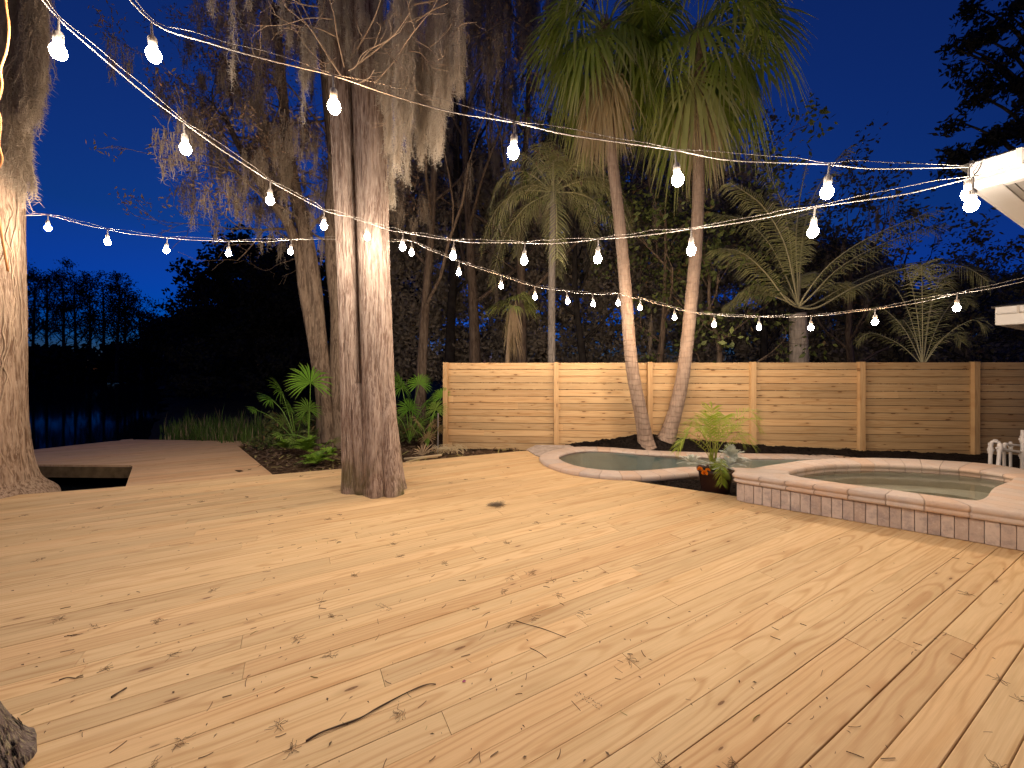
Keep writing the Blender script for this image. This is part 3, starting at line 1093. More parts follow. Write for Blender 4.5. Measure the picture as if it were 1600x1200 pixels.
def leafmass(mb, c, rad, n, size, rng, asp=2.2, droop=0.0, hollow=0.35, deadp=0.05):
    tone = rng.random() * 0.6
    for i in range(n):
        d = rnd_dir(rng); r = (hollow + (1 - hollow) * rng.random()) ** 0.8
        p = c + Vector((d.x * rad[0] * r, d.y * rad[1] * r, d.z * rad[2] * r))
        a = rnd_dir(rng); a.z -= droop; a.normalize()
        b = a.cross(rnd_dir(rng)); 
        if b.length < 0.05: continue
        b.normalize()
        s = size * rng.uniform(0.55, 1.35)
        col = (tone + rng.random() * 0.4, 1.0 if rng.random() < deadp else 0.0, 0)
        mb.quad(p - a * s, p + b * (s / asp), p + a * s, p - b * (s / asp), col)


def moss_strand(mb, p, L, rng, w=0.006, hairs=0.9, step=0.05, jit=0.014, hl=0.05, tone=0.5):
    n = max(3, int(L / step))
    x, y, z = p
    ang = rng.uniform(0, 6.28)
    dx, dy = math.cos(ang), math.sin(ang)
    prev = None
    ph = rng.uniform(0, 6.28); fr = rng.uniform(3, 9); am = rng.uniform(0.002, 0.010)
    tone += rng.uniform(-0.2, 0.2)
    for i in range(n + 1):
        t = i / n
        ww = w * (1 - 0.7 * t) * rng.uniform(0.6, 1.3)
        c = (min(1, max(0, tone + rng.uniform(-0.2, 0.2))), 0, 0)
        a = mb.vert((x - dx * ww, y - dy * ww, z), (0, 0), c)
        b = mb.vert((x + dx * ww, y + dy * ww, z), (0, 0), c)
        if prev:
            mb.f.append((prev[0], prev[1], b, a))
        prev = (a, b)
        for q in range(2 if rng.random() < hairs else 0):
            ha = rng.uniform(0, 6.28); h = hl * rng.uniform(0.4, 1.4)
            hx, hy = math.cos(ha) * h * 0.8, math.sin(ha) * h * 0.8
            k = len(mb.v)
            mb.vert((x, y, z), (0, 0), c); mb.vert((x, y, z - w * 1.1), (0, 0), c); mb.vert((x + hx, y + hy, z - h * rng.uniform(-0.2, 1.0)), (0, 0), c)
            mb.f.append((k, k + 1, k + 2))
        sw = am * math.sin(ph + i * step * fr)
        x += rng.uniform(-jit, jit) + sw * dx; y += rng.uniform(-jit, jit) + sw * dy; z -= step * rng.uniform(0.6, 1.2)


def moss_clump(mb, p, L, spread, n, rng, w=0.006, taper=1.6, **kw):
    tone = rng.uniform(0.1, 0.9)
    cx_, cy_ = 0.0, 0.0
    # a leaning, lumpy beard: strands leave it all the way down
    lean = (rng.uniform(-0.12, 0.12), rng.uniform(-0.08, 0.08))
    lump = rng.uniform(0, 6.28)
    for i in range(int(n * 1.5)):
        f = rng.random() ** 1.3 * 0.85
        sp = spread * (1 - 0.65 * f) * (0.75 + 0.35 * math.sin(lump + f * 9))
        rr = sp * rng.random() ** 0.6; a = rng.uniform(0, 6.28)
        q = (p[0] + lean[0] * f * L * 0.4 + rr * math.cos(a), p[1] + lean[1] * f * L * 0.4 + rr * math.sin(a) * 0.8, p[2] - f * L + rng.uniform(-0.04, 0.05))
        l = min((1 - f) * L, L * rng.uniform(0.12, 0.5)) * rng.uniform(0.6, 1.0)
        if l < 0.05: continue
        moss_strand(mb, q, l, rng, w, tone=tone, **kw)


def grow(mb, p, d, L, r, depth, rng, tips, nodes=None, bend=0.30, lift=0.06, ratio=0.68, nch=(2, 4), sides=5, twig=0.004, nseg=4):
    pts, rads = [p.copy()], [r]
    d = d.normalized()
    re = max(twig, r * 0.55)
    for i in range(nseg):
        d = (d + rnd_dir(rng) * bend * 0.5 + Z1 * lift).normalized()
        p = p + d * (L / nseg)
        pts.append(p.copy()); rads.append(r + (re - r) * (i + 1) / nseg)
    mb.tube(pts, rads, sides if depth > 1 else 3, False)
    if nodes is not None:
        nodes.extend(pts[1:])
    if depth <= 0:
        tips.append((p, d)); return
    n = rng.randint(*nch)
    for c in range(n):
        t = rng.uniform(0.35, 1.0) if c else 1.0
        x = t * nseg; j = min(int(x), nseg - 1)
        q = pts[j].lerp(pts[j + 1], x - j)
        nd = (d + rnd_dir(rng) * rng.uniform(0.6, 1.15)).normalized()
        grow(mb, q, nd, L * ratio * rng.uniform(0.75, 1.15), max(twig, (rads[j] if c else re) * 0.62), depth - 1, rng, tips, nodes, bend, lift, ratio, nch, max(3, sides - 1), twig, nseg)


def lobed(seed, amp=0.10, k=5, fine=0.04, zsc=0.8, ridge=0.0):
    o = Vector((seed * 3.7, seed * 1.3, seed * 9.1))
    def f(a, p, i):
        q = Vector((math.cos(a) * 1.0, math.sin(a) * 1.0, p.z * 0.25 * zsc)) * (k * 0.35) + o
        q2 = Vector((math.cos(a) * 3.0, math.sin(a) * 3.0, p.z * 0.5)) * 1.9 + o
        r = 0.0
        if ridge:
            q3 = Vector((math.cos(a) * 9, math.sin(a) * 9, p.z * 1.3)) + o
            r = ridge * (1 - 2 * abs(mnoise.noise(q3))) + ridge * 0.6 * mnoise.noise(Vector((math.cos(a) * 22, math.sin(a) * 22, p.z * 3.0)))
        return 1 + amp * mnoise.noise(q) + fine * mnoise.noise(q2) + r
    return f


# ================================================================== cypress in the middle of the deck
cx = thing('cypress_tree', P(583, 768, 5.4) * 1.0, 'two stemmed cypress trunk with shaggy moss rising through the middle of the deck', 'tree')
cx.location.z = 0
DC = 5.38
mb = MB()
def stem(path, seed, n=110, sub=14, amp=0.10, fine=0.05, k=5):
    pts = smoothpath([P(a, b, D) for a, b, D, r in path], sub)
    rr = smoothpath([Vector((r * D / F_PX, 0, 0)) for a, b, D, r in path], sub)
    mb.tube(pts, [v.x for v in rr], n, False, (0, 0, 0), lobed(seed, amp, k, fine, 0.8, 0.06))
stem([(554, 775, DC, 20), (553, 740, DC, 17.5), (551, 680, DC, 16), (548, 600, DC, 14.5), (544, 500, DC - .04, 13.5), (540, 400, DC - .06, 13), (536, 300, DC - .06, 13.5), (533, 200, DC - .05, 14.5), (530, 100, DC, 15.5), (527, 0, DC, 15), (524, -150, DC, 14), (518, -400, DC, 10)], 1, amp=0.10)
stem([(595, 778, DC, 30), (593, 740, DC, 26), (591, 680, DC, 23), (591, 600, DC, 22.5), (588, 500, DC, 22.5), (585, 400, DC, 22.5), (582, 300, DC, 23), (579, 200, DC, 23), (576, 100, DC, 24), (572, 0, DC, 23), (566, -150, DC, 22), (556, -400, DC, 18)], 2, amp=0.10)
stem([(570, 778, DC + .16, 22), (570, 680, DC + .18, 18), (566, 560, DC + .2, 15), (562, 400, DC + .2, 13), (557, 250, DC + .2, 12), (552, 100, DC + .2, 14), (548, -100, DC + .2, 14)], 7, 60, amp=0.12)
stem([(588, 779, DC - 0.20, 15.5), (588, 745, DC - 0.19, 14), (587, 680, DC - 0.15, 13), (586, 600, DC - 0.08, 14), (585, 500, DC + 0.02, 15)], 3, 80, amp=0.14)
stem([(614, 776, DC - 0.14, 17), (611, 745, DC - 0.13, 15), (606, 680, DC - 0.08, 14), (600, 590, DC, 14), (594, 500, DC + 0.05, 13)], 4, 80, amp=0.14)
stem([(627, 768, DC + 0.1, 9), (621, 735, DC + 0.1, 8.5), (612, 670, DC + 0.1, 9), (603, 590, DC + 0.1, 8)], 5, 80, amp=0.12)
stem([(566, 777, DC - 0.10, 11), (566, 740, DC - 0.1, 10), (562, 680, DC - 0.08, 10), (556, 600, DC - 0.03, 9)], 6, 80, amp=0.12)
mb.build('trunk', M['cypress'], cx, smooth=True)
rng = random.Random(41)
mb = MB(); tips = []; nodes = []
# lit bare twigs leaving the stems at the top of the picture
for (x0, y0, D0, x1, y1, D1, r) in [(533, 118, 5.3, 470, 25, 4.9, .012), (530, 112, 5.3, 440, -40, 5.0, .014), (538, 105, 5.3, 505, -30, 4.9, .012), (545, 95, 5.3, 600, -20, 4.9, .014),
                                  (552, 105, 5.2, 640, 20, 4.7, .013), (560, 100, 5.2, 625, 50, 4.6, .010), (585, 130, 5.2, 675, 15, 4.7, .013), (545, 110, 5.2, 585, 72, 4.8, .009),
                                  (590, 60, 5.3, 700, 5, 4.9, .016), (592, 40, 5.3, 735, -30, 5.2, .018), (530, 60, 5.3, 425, 20, 5.0, .012), (525, 90, 5.2, 490, 110, 4.9, .007),
                                  (560, 130, 5.2, 585, 108, 4.9, .012), (635, 45, 4.9, 690, 105, 4.8, .007), (640, 80, 4.9, 700, 110, 4.9, .006), (600, 75, 4.9, 640, 120, 4.8, .006), (520, 30, 5.2, 400, 40, 4.8, .009), (500, 10, 5.2, 415, -10, 4.8, .010),
                                  (690, 60, 5.0, 745, 35, 5.1, .008), (600, 140, 5.0, 615, 175, 4.9, .005)]:
    a, b = P(x0, y0, D0 - 0.15), P(x1, y1, D1 - 0.35)
    d = b - a
    m1 = a + d * 0.35 + rnd_dir(rng) * 0.04; m2 = a + d * 0.7 + rnd_dir(rng) * 0.05
    path = smoothpath([a, m1, m2, b], 4)
    mb.tube(path, [r * (1 - 0.75 * i / (len(path) - 1)) for i in range(len(path))], 5, False)
    for q in range(3):
        t = rng.choice(path[3:])
        grow(mb, t, (d.normalized() + rnd_dir(rng) * 0.9), rng.uniform(0.12, 0.32), r * 0.4, 1, rng, tips, nodes, 0.5, 0.0, 0.7, (1, 2), 3, 0.0022, 4)
mb.build('branch', M['twig'], cx, smooth=True)
def beard(px, top, bot, D, sp, n, parent, mat, w=0.0042):
    a, b = P(px, top, D), P(px, bot, D)
    m = MB()
    moss_clump(m, a, a.z - b.z, sp, n, rng, w, jit=0.016, hl=0.06)
    m.build('hanging_moss', M[mat], parent)


for i in range(30):
    px = rng.uniform(594, 722); D = rng.uniform(4.65, 5.7)
    bot = rng.uniform(130, 285) if px < 645 else (rng.uniform(150, 275) if px < 692 else rng.uniform(90, 205))
    beard(px, rng.uniform(-110, 80), bot, D, rng.uniform(0.03, 0.085), rng.randint(40, 90), cx, 'moss', 0.0055)
for (px, top, bot, D, sp, n) in [(700, -60, 185, 4.9, .07, 220), (693, -60, 150, 4.9, .06, 150), (625, -20, 290, 4.75, .06, 210), (612, 20, 250, 4.9, .06, 150), (672, 60, 268, 5.0, .08, 150), (652, 90, 262, 5.1, .10, 170), (690, 110, 250, 5.2, .08, 120), (640, 120, 300, 5.1, .05, 70),
                                 (606, 120, 335, 5.32, .045, 110), (608, 40, 200, 5.3, .06, 130),
                                 (478, 40, 145, 4.9, .05, 130), (476, 110, 195, 4.9, .018, 30), (490, 45, 100, 4.9, .05, 60), (440, -30, 50, 4.9, .06, 60), (452, 10, 70, 4.95, .05, 50), (505, -60, 80, 5.1, .07, 90), (528, -80, 58, 5.0, .07, 170), (540, -60, 50, 5.0, .06, 120), (565, -60, 50, 4.95, .06, 90), (545, 40, 115, 5.05, .07, 60), (518, 20, 120, 5.15, .05, 70),
                                 (575, 20, 120, 5.05, .07, 70), (590, -40, 150, 5.0, .06, 90), (365, -30, 140, 4.6, .018, 36), (332, -40, 25, 4.6, .05, 50), (390, -40, 8, 4.7, .06, 60), (600, 40, 170, 4.95, .05, 80), (557, 60, 130, 5.05, .06, 50)]:
    beard(px, top, bot, D, sp, n, cx, 'moss')

# ================================================================== cypress at the left edge
lt = thing('cypress_tree', (-7.20, 5.25, 0), 'thick cypress trunk wrapped in vines at the deck edge by the water hole', 'tree')
mb = MB()
zs = [-1.0, -0.4, -0.1, 0.1, 0.25, 0.45, 0.7, 1.0, 1.5, 2.0, 2.6, 3.2, 4.0, 5.0, 6.0, 7.5, 9]
pts, rads = [], []
for z in zs:
    pts.append(Vector((-7.20 - 0.004 * z, 5.28, z))); rads.append(0.375 - 0.006 * z + 0.17 * math.exp(-max(0, z + 0.05) / 0.40) + (0.1 if z < 0 else 0))
pp = smoothpath(pts, 5); rr = [v.x for v in smoothpath([Vector((r, 0, 0)) for r in rads], 5)]
mb.tube(pp, rr, 130, False, (0, 0, 0), lobed(9, 0.10, 6, 0.04, 0.5, 0.035))
mb.build('trunk', M['cypress_left'], lt, smooth=True)
rng = random.Random(12)
mb = MB()
for i in range(16):
    a0 = rng.uniform(-1.9, 0.35); z = rng.uniform(-0.05, 2.2)
    path = []
    n = 26; zt = rng.uniform(3.2, 4.6); aa = a0
    for j in range(n):
        zz = z + (zt - z) * j / (n - 1)
        aa += rng.uniform(-0.09, 0.09)
        r = 0.382 - 0.006 * zz + 0.17 * math.exp(-max(0, zz + 0.05) / 0.40) + 0.008 + (0.03 * mnoise.noise(Vector((aa, zz, i))))
        path.append(Vector((-7.20 + r * math.cos(aa), 5.28 + r * math.sin(aa), zz)))
    path = smoothpath(path, 3)
    w = rng.uniform(0.003, 0.010)
    mb.tube(path, [w] * len(path), 6, False)
mb.build('vine', plain('pale_vine', (0.40, 0.285, 0.195), 0.9, 0.1, 0.25, 8), lt, smooth=True)
for i in range(50):
    px = rng.uniform(-90, 66); D = rng.uniform(4.75, 5.1)
    bot = rng.uniform(210, 330) if px < 36 else rng.uniform(110, 225)
    beard(px, rng.uniform(-260, 60), bot, D, rng.uniform(0.07, 0.13), rng.randint(70, 110), lt, 'moss_dim', 0.005)
for (px, top, bot, D, sp, n) in [(56, -60, 205, 4.9, .09, 220), (46, -30, 235, 4.9, .08, 220), (36, 120, 320, 4.9, .05, 130), (26, 60, 300, 4.85, .10, 220), (42, 200, 335, 4.9, .025, 60), (62, -80, 150, 4.9, .08, 150)]:
    beard(px, top, bot, D, sp, n, lt, 'moss_dim', 0.005)

# near trunk at the lower left corner
nt_ = thing('leaning_tree', (-2.43, 1.41, 0), 'dark rough tree base cut by the lower left corner of the photo', 'tree')
mb = MB()
pts, rads = [], []
for z in [-0.4, -0.1, 0.0, 0.03, 0.08, 0.15, 0.25, 0.4, 0.7, 1.2, 2, 3, 4.5, 6]:
    pts.append(Vector((-2.43 - 0.03 * z, 1.41, z))); rads.append(0.28 - 0.008 * z + 0.165 * math.exp(-max(0, z) / 0.25))
pp = smoothpath(pts, 6); rr = [v.x for v in smoothpath([Vector((r, 0, 0)) for r in rads], 6)]
mb.tube(pp, rr, 90, False, (0, 0, 0), lobed(15, 0.05, 8, 0.07, 1.5))
mb.build('trunk', M['near_bark'], nt_, smooth=True)
mb = MB()
for i in range(260):
    a = rng.uniform(-0.4, 1.4); z = rng.uniform(0.01, 0.22)
    r = 0.275 + 0.165 * math.exp(-z / 0.25)
    p = Vector((-2.43 + r * math.cos(a), 1.41 + r * math.sin(a), z))
    out = Vector((math.cos(a), math.sin(a), 0.2)); up = Vector((-math.cos(a) * 0.35, -math.sin(a) * 0.35, 1)).normalized()
    s = out.cross(up) * rng.uniform(0.006, 0.016); l = rng.uniform(0.02, 0.07)
    o = out * rng.uniform(0.001, 0.008)
    mb.quad(p - s, p + s, p + s * 0.6 + up * l + o, p - s * 0.6 + up * l + o)
tag(mb.build('bark_flake', M['near_bark'], nt_), kind='stuff')

# ================================================================== the two fan palms on the mulch mound
def fan_palm(label, path, crown, ngreen, ndead, rng, petl, fanl):
    base = path[0]
    root = thing('fan_palm', (base.x, base.y, base.z), label, 'palm tree', 'fan palms by the pool')
    mb = MB()
    pp = smoothpath(path, 8)
    n = len(pp)
    rad = lambda t: 0.135 + 0.085 * math.exp(-t / 0.07) - 0.035 * t
    mb.tube(pp, [rad(i / (n - 1)) * (1 + 0.02 * math.sin(i * 1.7)) for i in range(n)], 22, True, (0, 0, 0), lobed(rng.random() * 9, 0.05, 4, 0.03))
    mb.build('trunk', M['palm_trunk'], root, smooth=True)
    top = path[-1]
    mp = MB(); mg = MB(); md = MB()
    for i in range(ngreen + ndead):
        dead = i >= ngreen
        az = i * 2.399 + rng.uniform(-0.3, 0.3)
        if dead:
            el = rng.uniform(-1.45, -1.15); pl = petl * rng.uniform(0.45, 0.8)
        else:
            f = i / ngreen
            el = 1.25 - 2.25 * f ** 0.9 + rng.uniform(-0.15, 0.15); pl = petl * rng.uniform(0.8, 1.15)
        d = Vector((math.cos(az) * math.cos(el), math.sin(az) * math.cos(el), math.sin(el)))
        p0 = top + Vector((math.cos(az), math.sin(az), 0)) * 0.10 - Z1 * (0.55 * i / (ngreen + ndead) + (0.25 if dead else 0))
        d2 = (d - Z1 * 0.45).normalized()
        path_ = smoothpath([p0, p0 + d * pl * 0.5, p0 + d * pl * 0.5 + d2 * pl * 0.5], 4)
        mp.tube(path_, [0.016 - 0.008 * q / (len(path_) - 1) for q in range(len(path_))], 4, False, (0.7, 0.9 if dead else 0.25, 0))
        e = path_[-1]
        dl = (path_[-1] - path_[-2]).normalized()
        if dead:
            fan_leaf(md, e, dl, fanl * rng.uniform(0.8, 1.05), rng, 22, rng.uniform(0.5, 1.1), 0.9, rng.uniform(0.75, 1.0), 0.8)
        else:
            dr = 0.6 + 0.5 * max(0, -d2.z)
            fan_leaf(mg, e, (dl - Z1 * 0.12), fanl * rng.uniform(0.85, 1.1), rng, 30, 1.85, dr, 0.0 if el > -0.85 else rng.uniform(0, 0.3), 1.0, 0.6)
    for i in range(60):     # leaf boots and frayed fibre round the trunk top
        az = rng.uniform(0, 6.28); z = rng.uniform(-1.1, 0.05)
        p0 = top + Vector((math.cos(az) * 0.12, math.sin(az) * 0.12, z))
        d = Vector((math.cos(az) * 0.35, math.sin(az) * 0.35, -0.9)) * rng.uniform(0.12, 0.3)
        s = Vector((-math.sin(az), math.cos(az), 0)) * rng.uniform(0.02, 0.05)
        md.quad(p0 - s, p0 + s, p0 + d + s * 0.4, p0 + d - s * 0.4, (rng.random(), 1, 0))
    mp.build('petiole', M['fan'], root)
    mg.build('leaf_crown', M['fan'], root)
    md.build('dead_leaf_skirt', M['fan'], root)
    return root


rng = random.Random(77)
DL = 7.95
fan_palm('fan palm on the left of the mulch mound, with a full shaggy brown skirt', [P(a, b, D) for a, b, D in [(1011, 700, 7.98), (1008, 685, 7.98), (1002, 650, 7.97), (990, 590, DL), (984, 540, DL), (978, 460, DL), (972, 390, DL), (966, 330, DL), (959, 270, DL), (953, 200, DL), (949, 140, DL), (946, 90, DL), (944, 34, DL)]],
         None, 36, 30, rng, 0.84, 0.99)
DR = 8.05
fan_palm('fan palm on the right of the mulch mound, leaning right below two small dead leaves', [P(a, b, D) for a, b, D in [(1040, 690, 8.10), (1046, 672, 8.10), (1058, 630, 8.10), (1068, 580, DR), (1075, 520, DR), (1083, 440, DR), (1088, 380, DR), (1091, 310, DR), (1092, 240, DR), (1091, 170, DR), (1090, 120, DR), (1090, 90, DR), (1090, 48, DR)]],
         None, 42, 6, rng, 1.06, 1.08)

# ================================================================== feather palms beyond the fence
rng = random.Random(8)
def feather_palm(name, label, base, top, r, fronds, leaf, pairs, rng, group=None, width=0.028, droop=0.9, mat='queen_trunk', rach=0.018, vee=0.15, start=0.16):
    root = thing(name, base, label, 'palm tree', group)
    mb = MB()
    path = smoothpath([base, base.lerp(top, 0.5) + Vector((rng.uniform(-.03, .03), 0, 0)), top], 10)
    mb.tube(path, [r * (1.15 - 0.25 * i / (len(path) - 1)) for i in range(len(path))], 16, True, (0, 0, 0), lobed(rng.random() * 9, 0.06, 4, 0.05))
    mb.build('trunk', M[mat], root, smooth=True)
    mb = MB()
    for f in fronds:
        frond(mb, smoothpath(f, 6), leaf * rng.uniform(0.9, 1.1), pairs, rng, width, droop, start, 0.0, rach, 0.5, vee)
    mb.build('frond_crown', M['feather'], root)
    return root


b = P(1250, 640, 9.6); t = P(1247, 490, 9.6)
o = (1248, 480)
fr = []
for pts in [[(1240, 440), (1225, 378), (1190, 320), (1140, 285)], [(1236, 450), (1205, 385), (1165, 345), (1120, 335)], [(1230, 470), (1195, 425), (1160, 395), (1125, 388)], [(1240, 430), (1232, 360), (1215, 300), (1180, 240)],
            [(1262, 455), (1300, 410), (1360, 370), (1450, 332)], [(1268, 462), (1310, 420), (1370, 385), (1460, 352)], [(1272, 475), (1320, 448), (1390, 418), (1470, 405)], [(1278, 480), (1340, 446), (1420, 418), (1500, 415), (1545, 440)],
            [(1250, 420), (1258, 350), (1280, 290), (1320, 235)], [(1246, 430), (1244, 370), (1250, 310), (1262, 250)]]:
    dd = rng.uniform(-1.0, 0.6)
    k = len(pts)
    fr.append([P(*o, 9.6)] + [P(x, y, 9.6 + dd * (i + 1) / k) for i, (x, y) in enumerate(pts)])
for i in range(5):
    az = rng.uniform(0, 3.1); el = rng.uniform(0.5, 1.2); L = rng.uniform(1.6, 2.4)
    p0 = P(*o, 9.6); d = Vector((math.cos(az) * math.cos(el), math.sin(az) * math.cos(el), math.sin(el)))
    fr.append([p0, p0 + d * L * .35, p0 + d * L * .7 - Z1 * .12 * L, p0 + d * L - Z1 * 0.4 * L])
feather_palm('feather_palm', 'low feather palm with long arching pale ribs beyond the fence right of the pool', b, t, 0.20, fr, 0.66, 64, rng, None, 0.021, 0.95, 'queen_trunk', 0.024, 0.1, 0.30)

b = P(862, 640, 10.2); t = P(864, 300, 10.2)
fr = []
for i in range(24):
    az = i * 2.4 + rng.uniform(-.3, .3); el = 1.2 - 1.5 * (i / 24); L = rng.uniform(1.8, 2.5)
    d = Vector((math.cos(az) * math.cos(el), math.sin(az) * math.cos(el), math.sin(el)))
    p0 = t
    fr.append([p0, p0 + d * L * .4, p0 + d * L * .75 - Z1 * .25 * L, p0 + d * L * 0.95 - Z1 * 0.75 * L])
feather_palm('feather_palm', 'slim pale trunked feather palm with drooping fronds behind the left part of the fence', b, t, 0.095, fr, 0.55, 44, rng, None, 0.026, 1.1)

b = P(1442, 640, 9.0); t = P(1442, 566, 9.0)
fr = []
for (x, y) in [(1395, 445), (1418, 425), (1440, 415), (1470, 430), (1500, 462), (1375, 480), (1520, 500), (1360, 520), (1490, 520), (1410, 500), (1460, 455)]:
    dd = rng.uniform(-0.7, 0.7)
    m = (1442 + (x - 1442) * 0.45, 566 + (y - 566) * 0.62)
    fr.append([P(1442, 572, 9.0), P(*m, 9.0 + dd * .5), P(x, y, 9.0 + dd), P(x + (x - 1442) * 0.25, y + 14, 9.0 + dd * 1.2)])
feather_palm('feather_palm', 'young feather palm with thin upright fronds beyond the fence near the white eave', b, t, 0.10, fr, 0.42, 34, rng, None, 0.018, 0.7, 'queen_trunk', 0.011)

# ================================================================== bare and leafy trees around the garden
def night_tree(label, base, hgt, lean, r, rng, depth=3, crown=None, moss=0, mat='night_bark', spread=0.9, name='tree', first=0.35, nlimb=7, twig=0.006, leafsize=0.06, group=None, nleaf=26, cl=0.5, limb_len=0.34, mosslen=(0.5, 1.4), lift=0.06):
    root = thing(name, base, label, 'tree', group)
    mb = MB(); tips = []; nodes = []
    top = base + Vector((lean[0], lean[1], hgt))
    mid = base.lerp(top, 0.5) + Vector((rng.uniform(-.25, .25), rng.uniform(-.2, .2), 0))
    path = smoothpath([base, base.lerp(mid, 0.5) + rnd_dir(rng) * 0.08, mid, mid.lerp(top, 0.55) + rnd_dir(rng) * 0.15, top], 5)
    n = len(path)
    mb.tube(path, [r * (1 - 0.72 * i / (n - 1)) + r * 0.35 * math.exp(-i / 1.5) for i in range(n)], 10, False, (0, 0, 0), lobed(rng.random() * 9, 0.14, 5, 0.05))
    for i in range(nlimb):
        t = first + (1 - first) * (i + rng.random()) / nlimb
        j = min(int(t * (n - 1)), n - 2)
        az = i * 2.4 + rng.uniform(-.5, .5)
        d = Vector((math.cos(az), math.sin(az), rng.uniform(0.1, 0.8))) * spread + Z1 * 0.35
        grow(mb, path[j], d, hgt * limb_len * (1.1 - 0.5 * t) * rng.uniform(0.8, 1.2), r * 0.42 * (1.1 - 0.6 * t), depth - 1, rng, tips, nodes, 0.45, lift, 0.66, (2, 3), 5, twig)
    mb.build('trunk', M[mat], root, smooth=True)
    if crown:
        mc = MB()
        for (p, d) in tips:
            s = cl * rng.uniform(0.6, 1.3)
            leafmass(mc, p + d * s * 0.3, (s, s, s * 0.7), nleaf, leafsize, rng, 2.0, 0.2)
        mc.build('crown', M[crown], root)
    if moss:
        mm = MB()
        for i in range(moss):
            p = rng.choice(nodes)
            moss_clump(mm, p, rng.uniform(*mosslen), rng.uniform(0.06, 0.22), rng.randint(14, 34), rng, 0.008, hairs=0.6, step=0.09, jit=0.022, hl=0.09)
        tag(mm.build('hanging_moss', M['moss_dim'], root), kind='stuff')
    return root


rng = random.Random(101)
# forked tree just behind the cypress
ft = thing('forked_tree', P(512, 698, 8.9), 'dark fluted tree forking low behind the left side of the cypress', 'tree')
mb = MB(); tips = []; nodes = []
DF = 8.9
def fstem(path, seed, n=30, amp=0.16):
    pts = smoothpath([P(a, b, D) for a, b, D, r in path], 6)
    rr = smoothpath([Vector((r * D / F_PX, 0, 0)) for a, b, D, r in path], 6)
    mb.tube(pts, [v.x for v in rr], n, False, (0, 0, 0), lobed(seed, amp, 5, 0.05))
    return pts
s1 = fstem([(516, 715, DF, 27), (516, 690, DF, 21), (511, 640, DF, 15), (505, 590, DF, 13.5), (498, 520, DF, 11.5), (490, 440, DF, 10.5), (478, 370, DF, 10), (462, 300, DF + .2, 9), (448, 220, DF + .4, 8), (440, 120, DF + .6, 6), (430, 10, DF + .8, 5)], 21)
s2 = fstem([(528, 715, DF + .1, 26), (530, 680, DF + .1, 21), (527, 620, DF + .1, 16), (529, 560, DF + .1, 13), (530, 490, DF + .1, 12), (522, 420, DF + .1, 11), (518, 340, DF + .2, 10), (522, 260, DF + .3, 9), (512, 150, DF + .5, 8), (505, 40, DF + .6, 6), (500, -80, DF + .6, 5)], 22)
s3 = fstem([(500, 600, DF, 9), (488, 520, DF - .05, 9), (474, 450, DF - .1, 8), (468, 400, DF - .1, 7.5), (450, 350, DF - .2, 7), (415, 300, DF - .3, 6), (380, 240, DF - .3, 5), (350, 180, DF - .2, 4)], 23, 20)
s4 = fstem([(514, 690, DF - .25, 10), (510, 640, DF - .22, 8), (506, 590, DF - .15, 8)], 24, 16)
mb.build('trunk', M['dark_bark'], ft, smooth=True)
mb = MB()
for pts, k in ((s1, 16), (s2, 15), (s3, 14)):
    m = len(pts)
    for i in range(k):
        j = int(m * (0.52 + 0.48 * (i + rng.random() * 0.8) / k)); j = min(j, m - 1)
        d = Vector((rng.uniform(-1.3, 0.6), rng.uniform(-0.7, 0.7), rng.uniform(0.15, 0.8)))
        grow(mb, pts[j], d, rng.uniform(0.9, 1.9), rng.uniform(0.018, 0.04), 3, rng, tips, nodes, 0.55, 0.02, 0.64, (2, 3), 5, 0.0045)
mb.build('branch', M['dark_bark'], ft, smooth=True)
mb = MB()
hi = [q for q in nodes if q.z > 4.9 + rng.uniform(-.3, .5)]
for i in range(300):
    p = rng.choice(hi)
    moss_clump(mb, p, rng.uniform(0.3, 1.0), rng.uniform(0.08, 0.26), rng.randint(18, 42), rng, 0.007, hairs=0.7, step=0.08, jit=0.02, hl=0.08)
tag(mb.build('hanging_moss', M['moss_dim'], ft), kind='stuff')
mb = MB()
for (p, d) in tips:
    if rng.random() < 0.75 and p.z > 4.6:
        leafmass(mb, p, (0.30, 0.30, 0.24), 26, 0.045, rng, 3.5, 0.5)
mb.build('crown', M['leaf_rust'], ft)

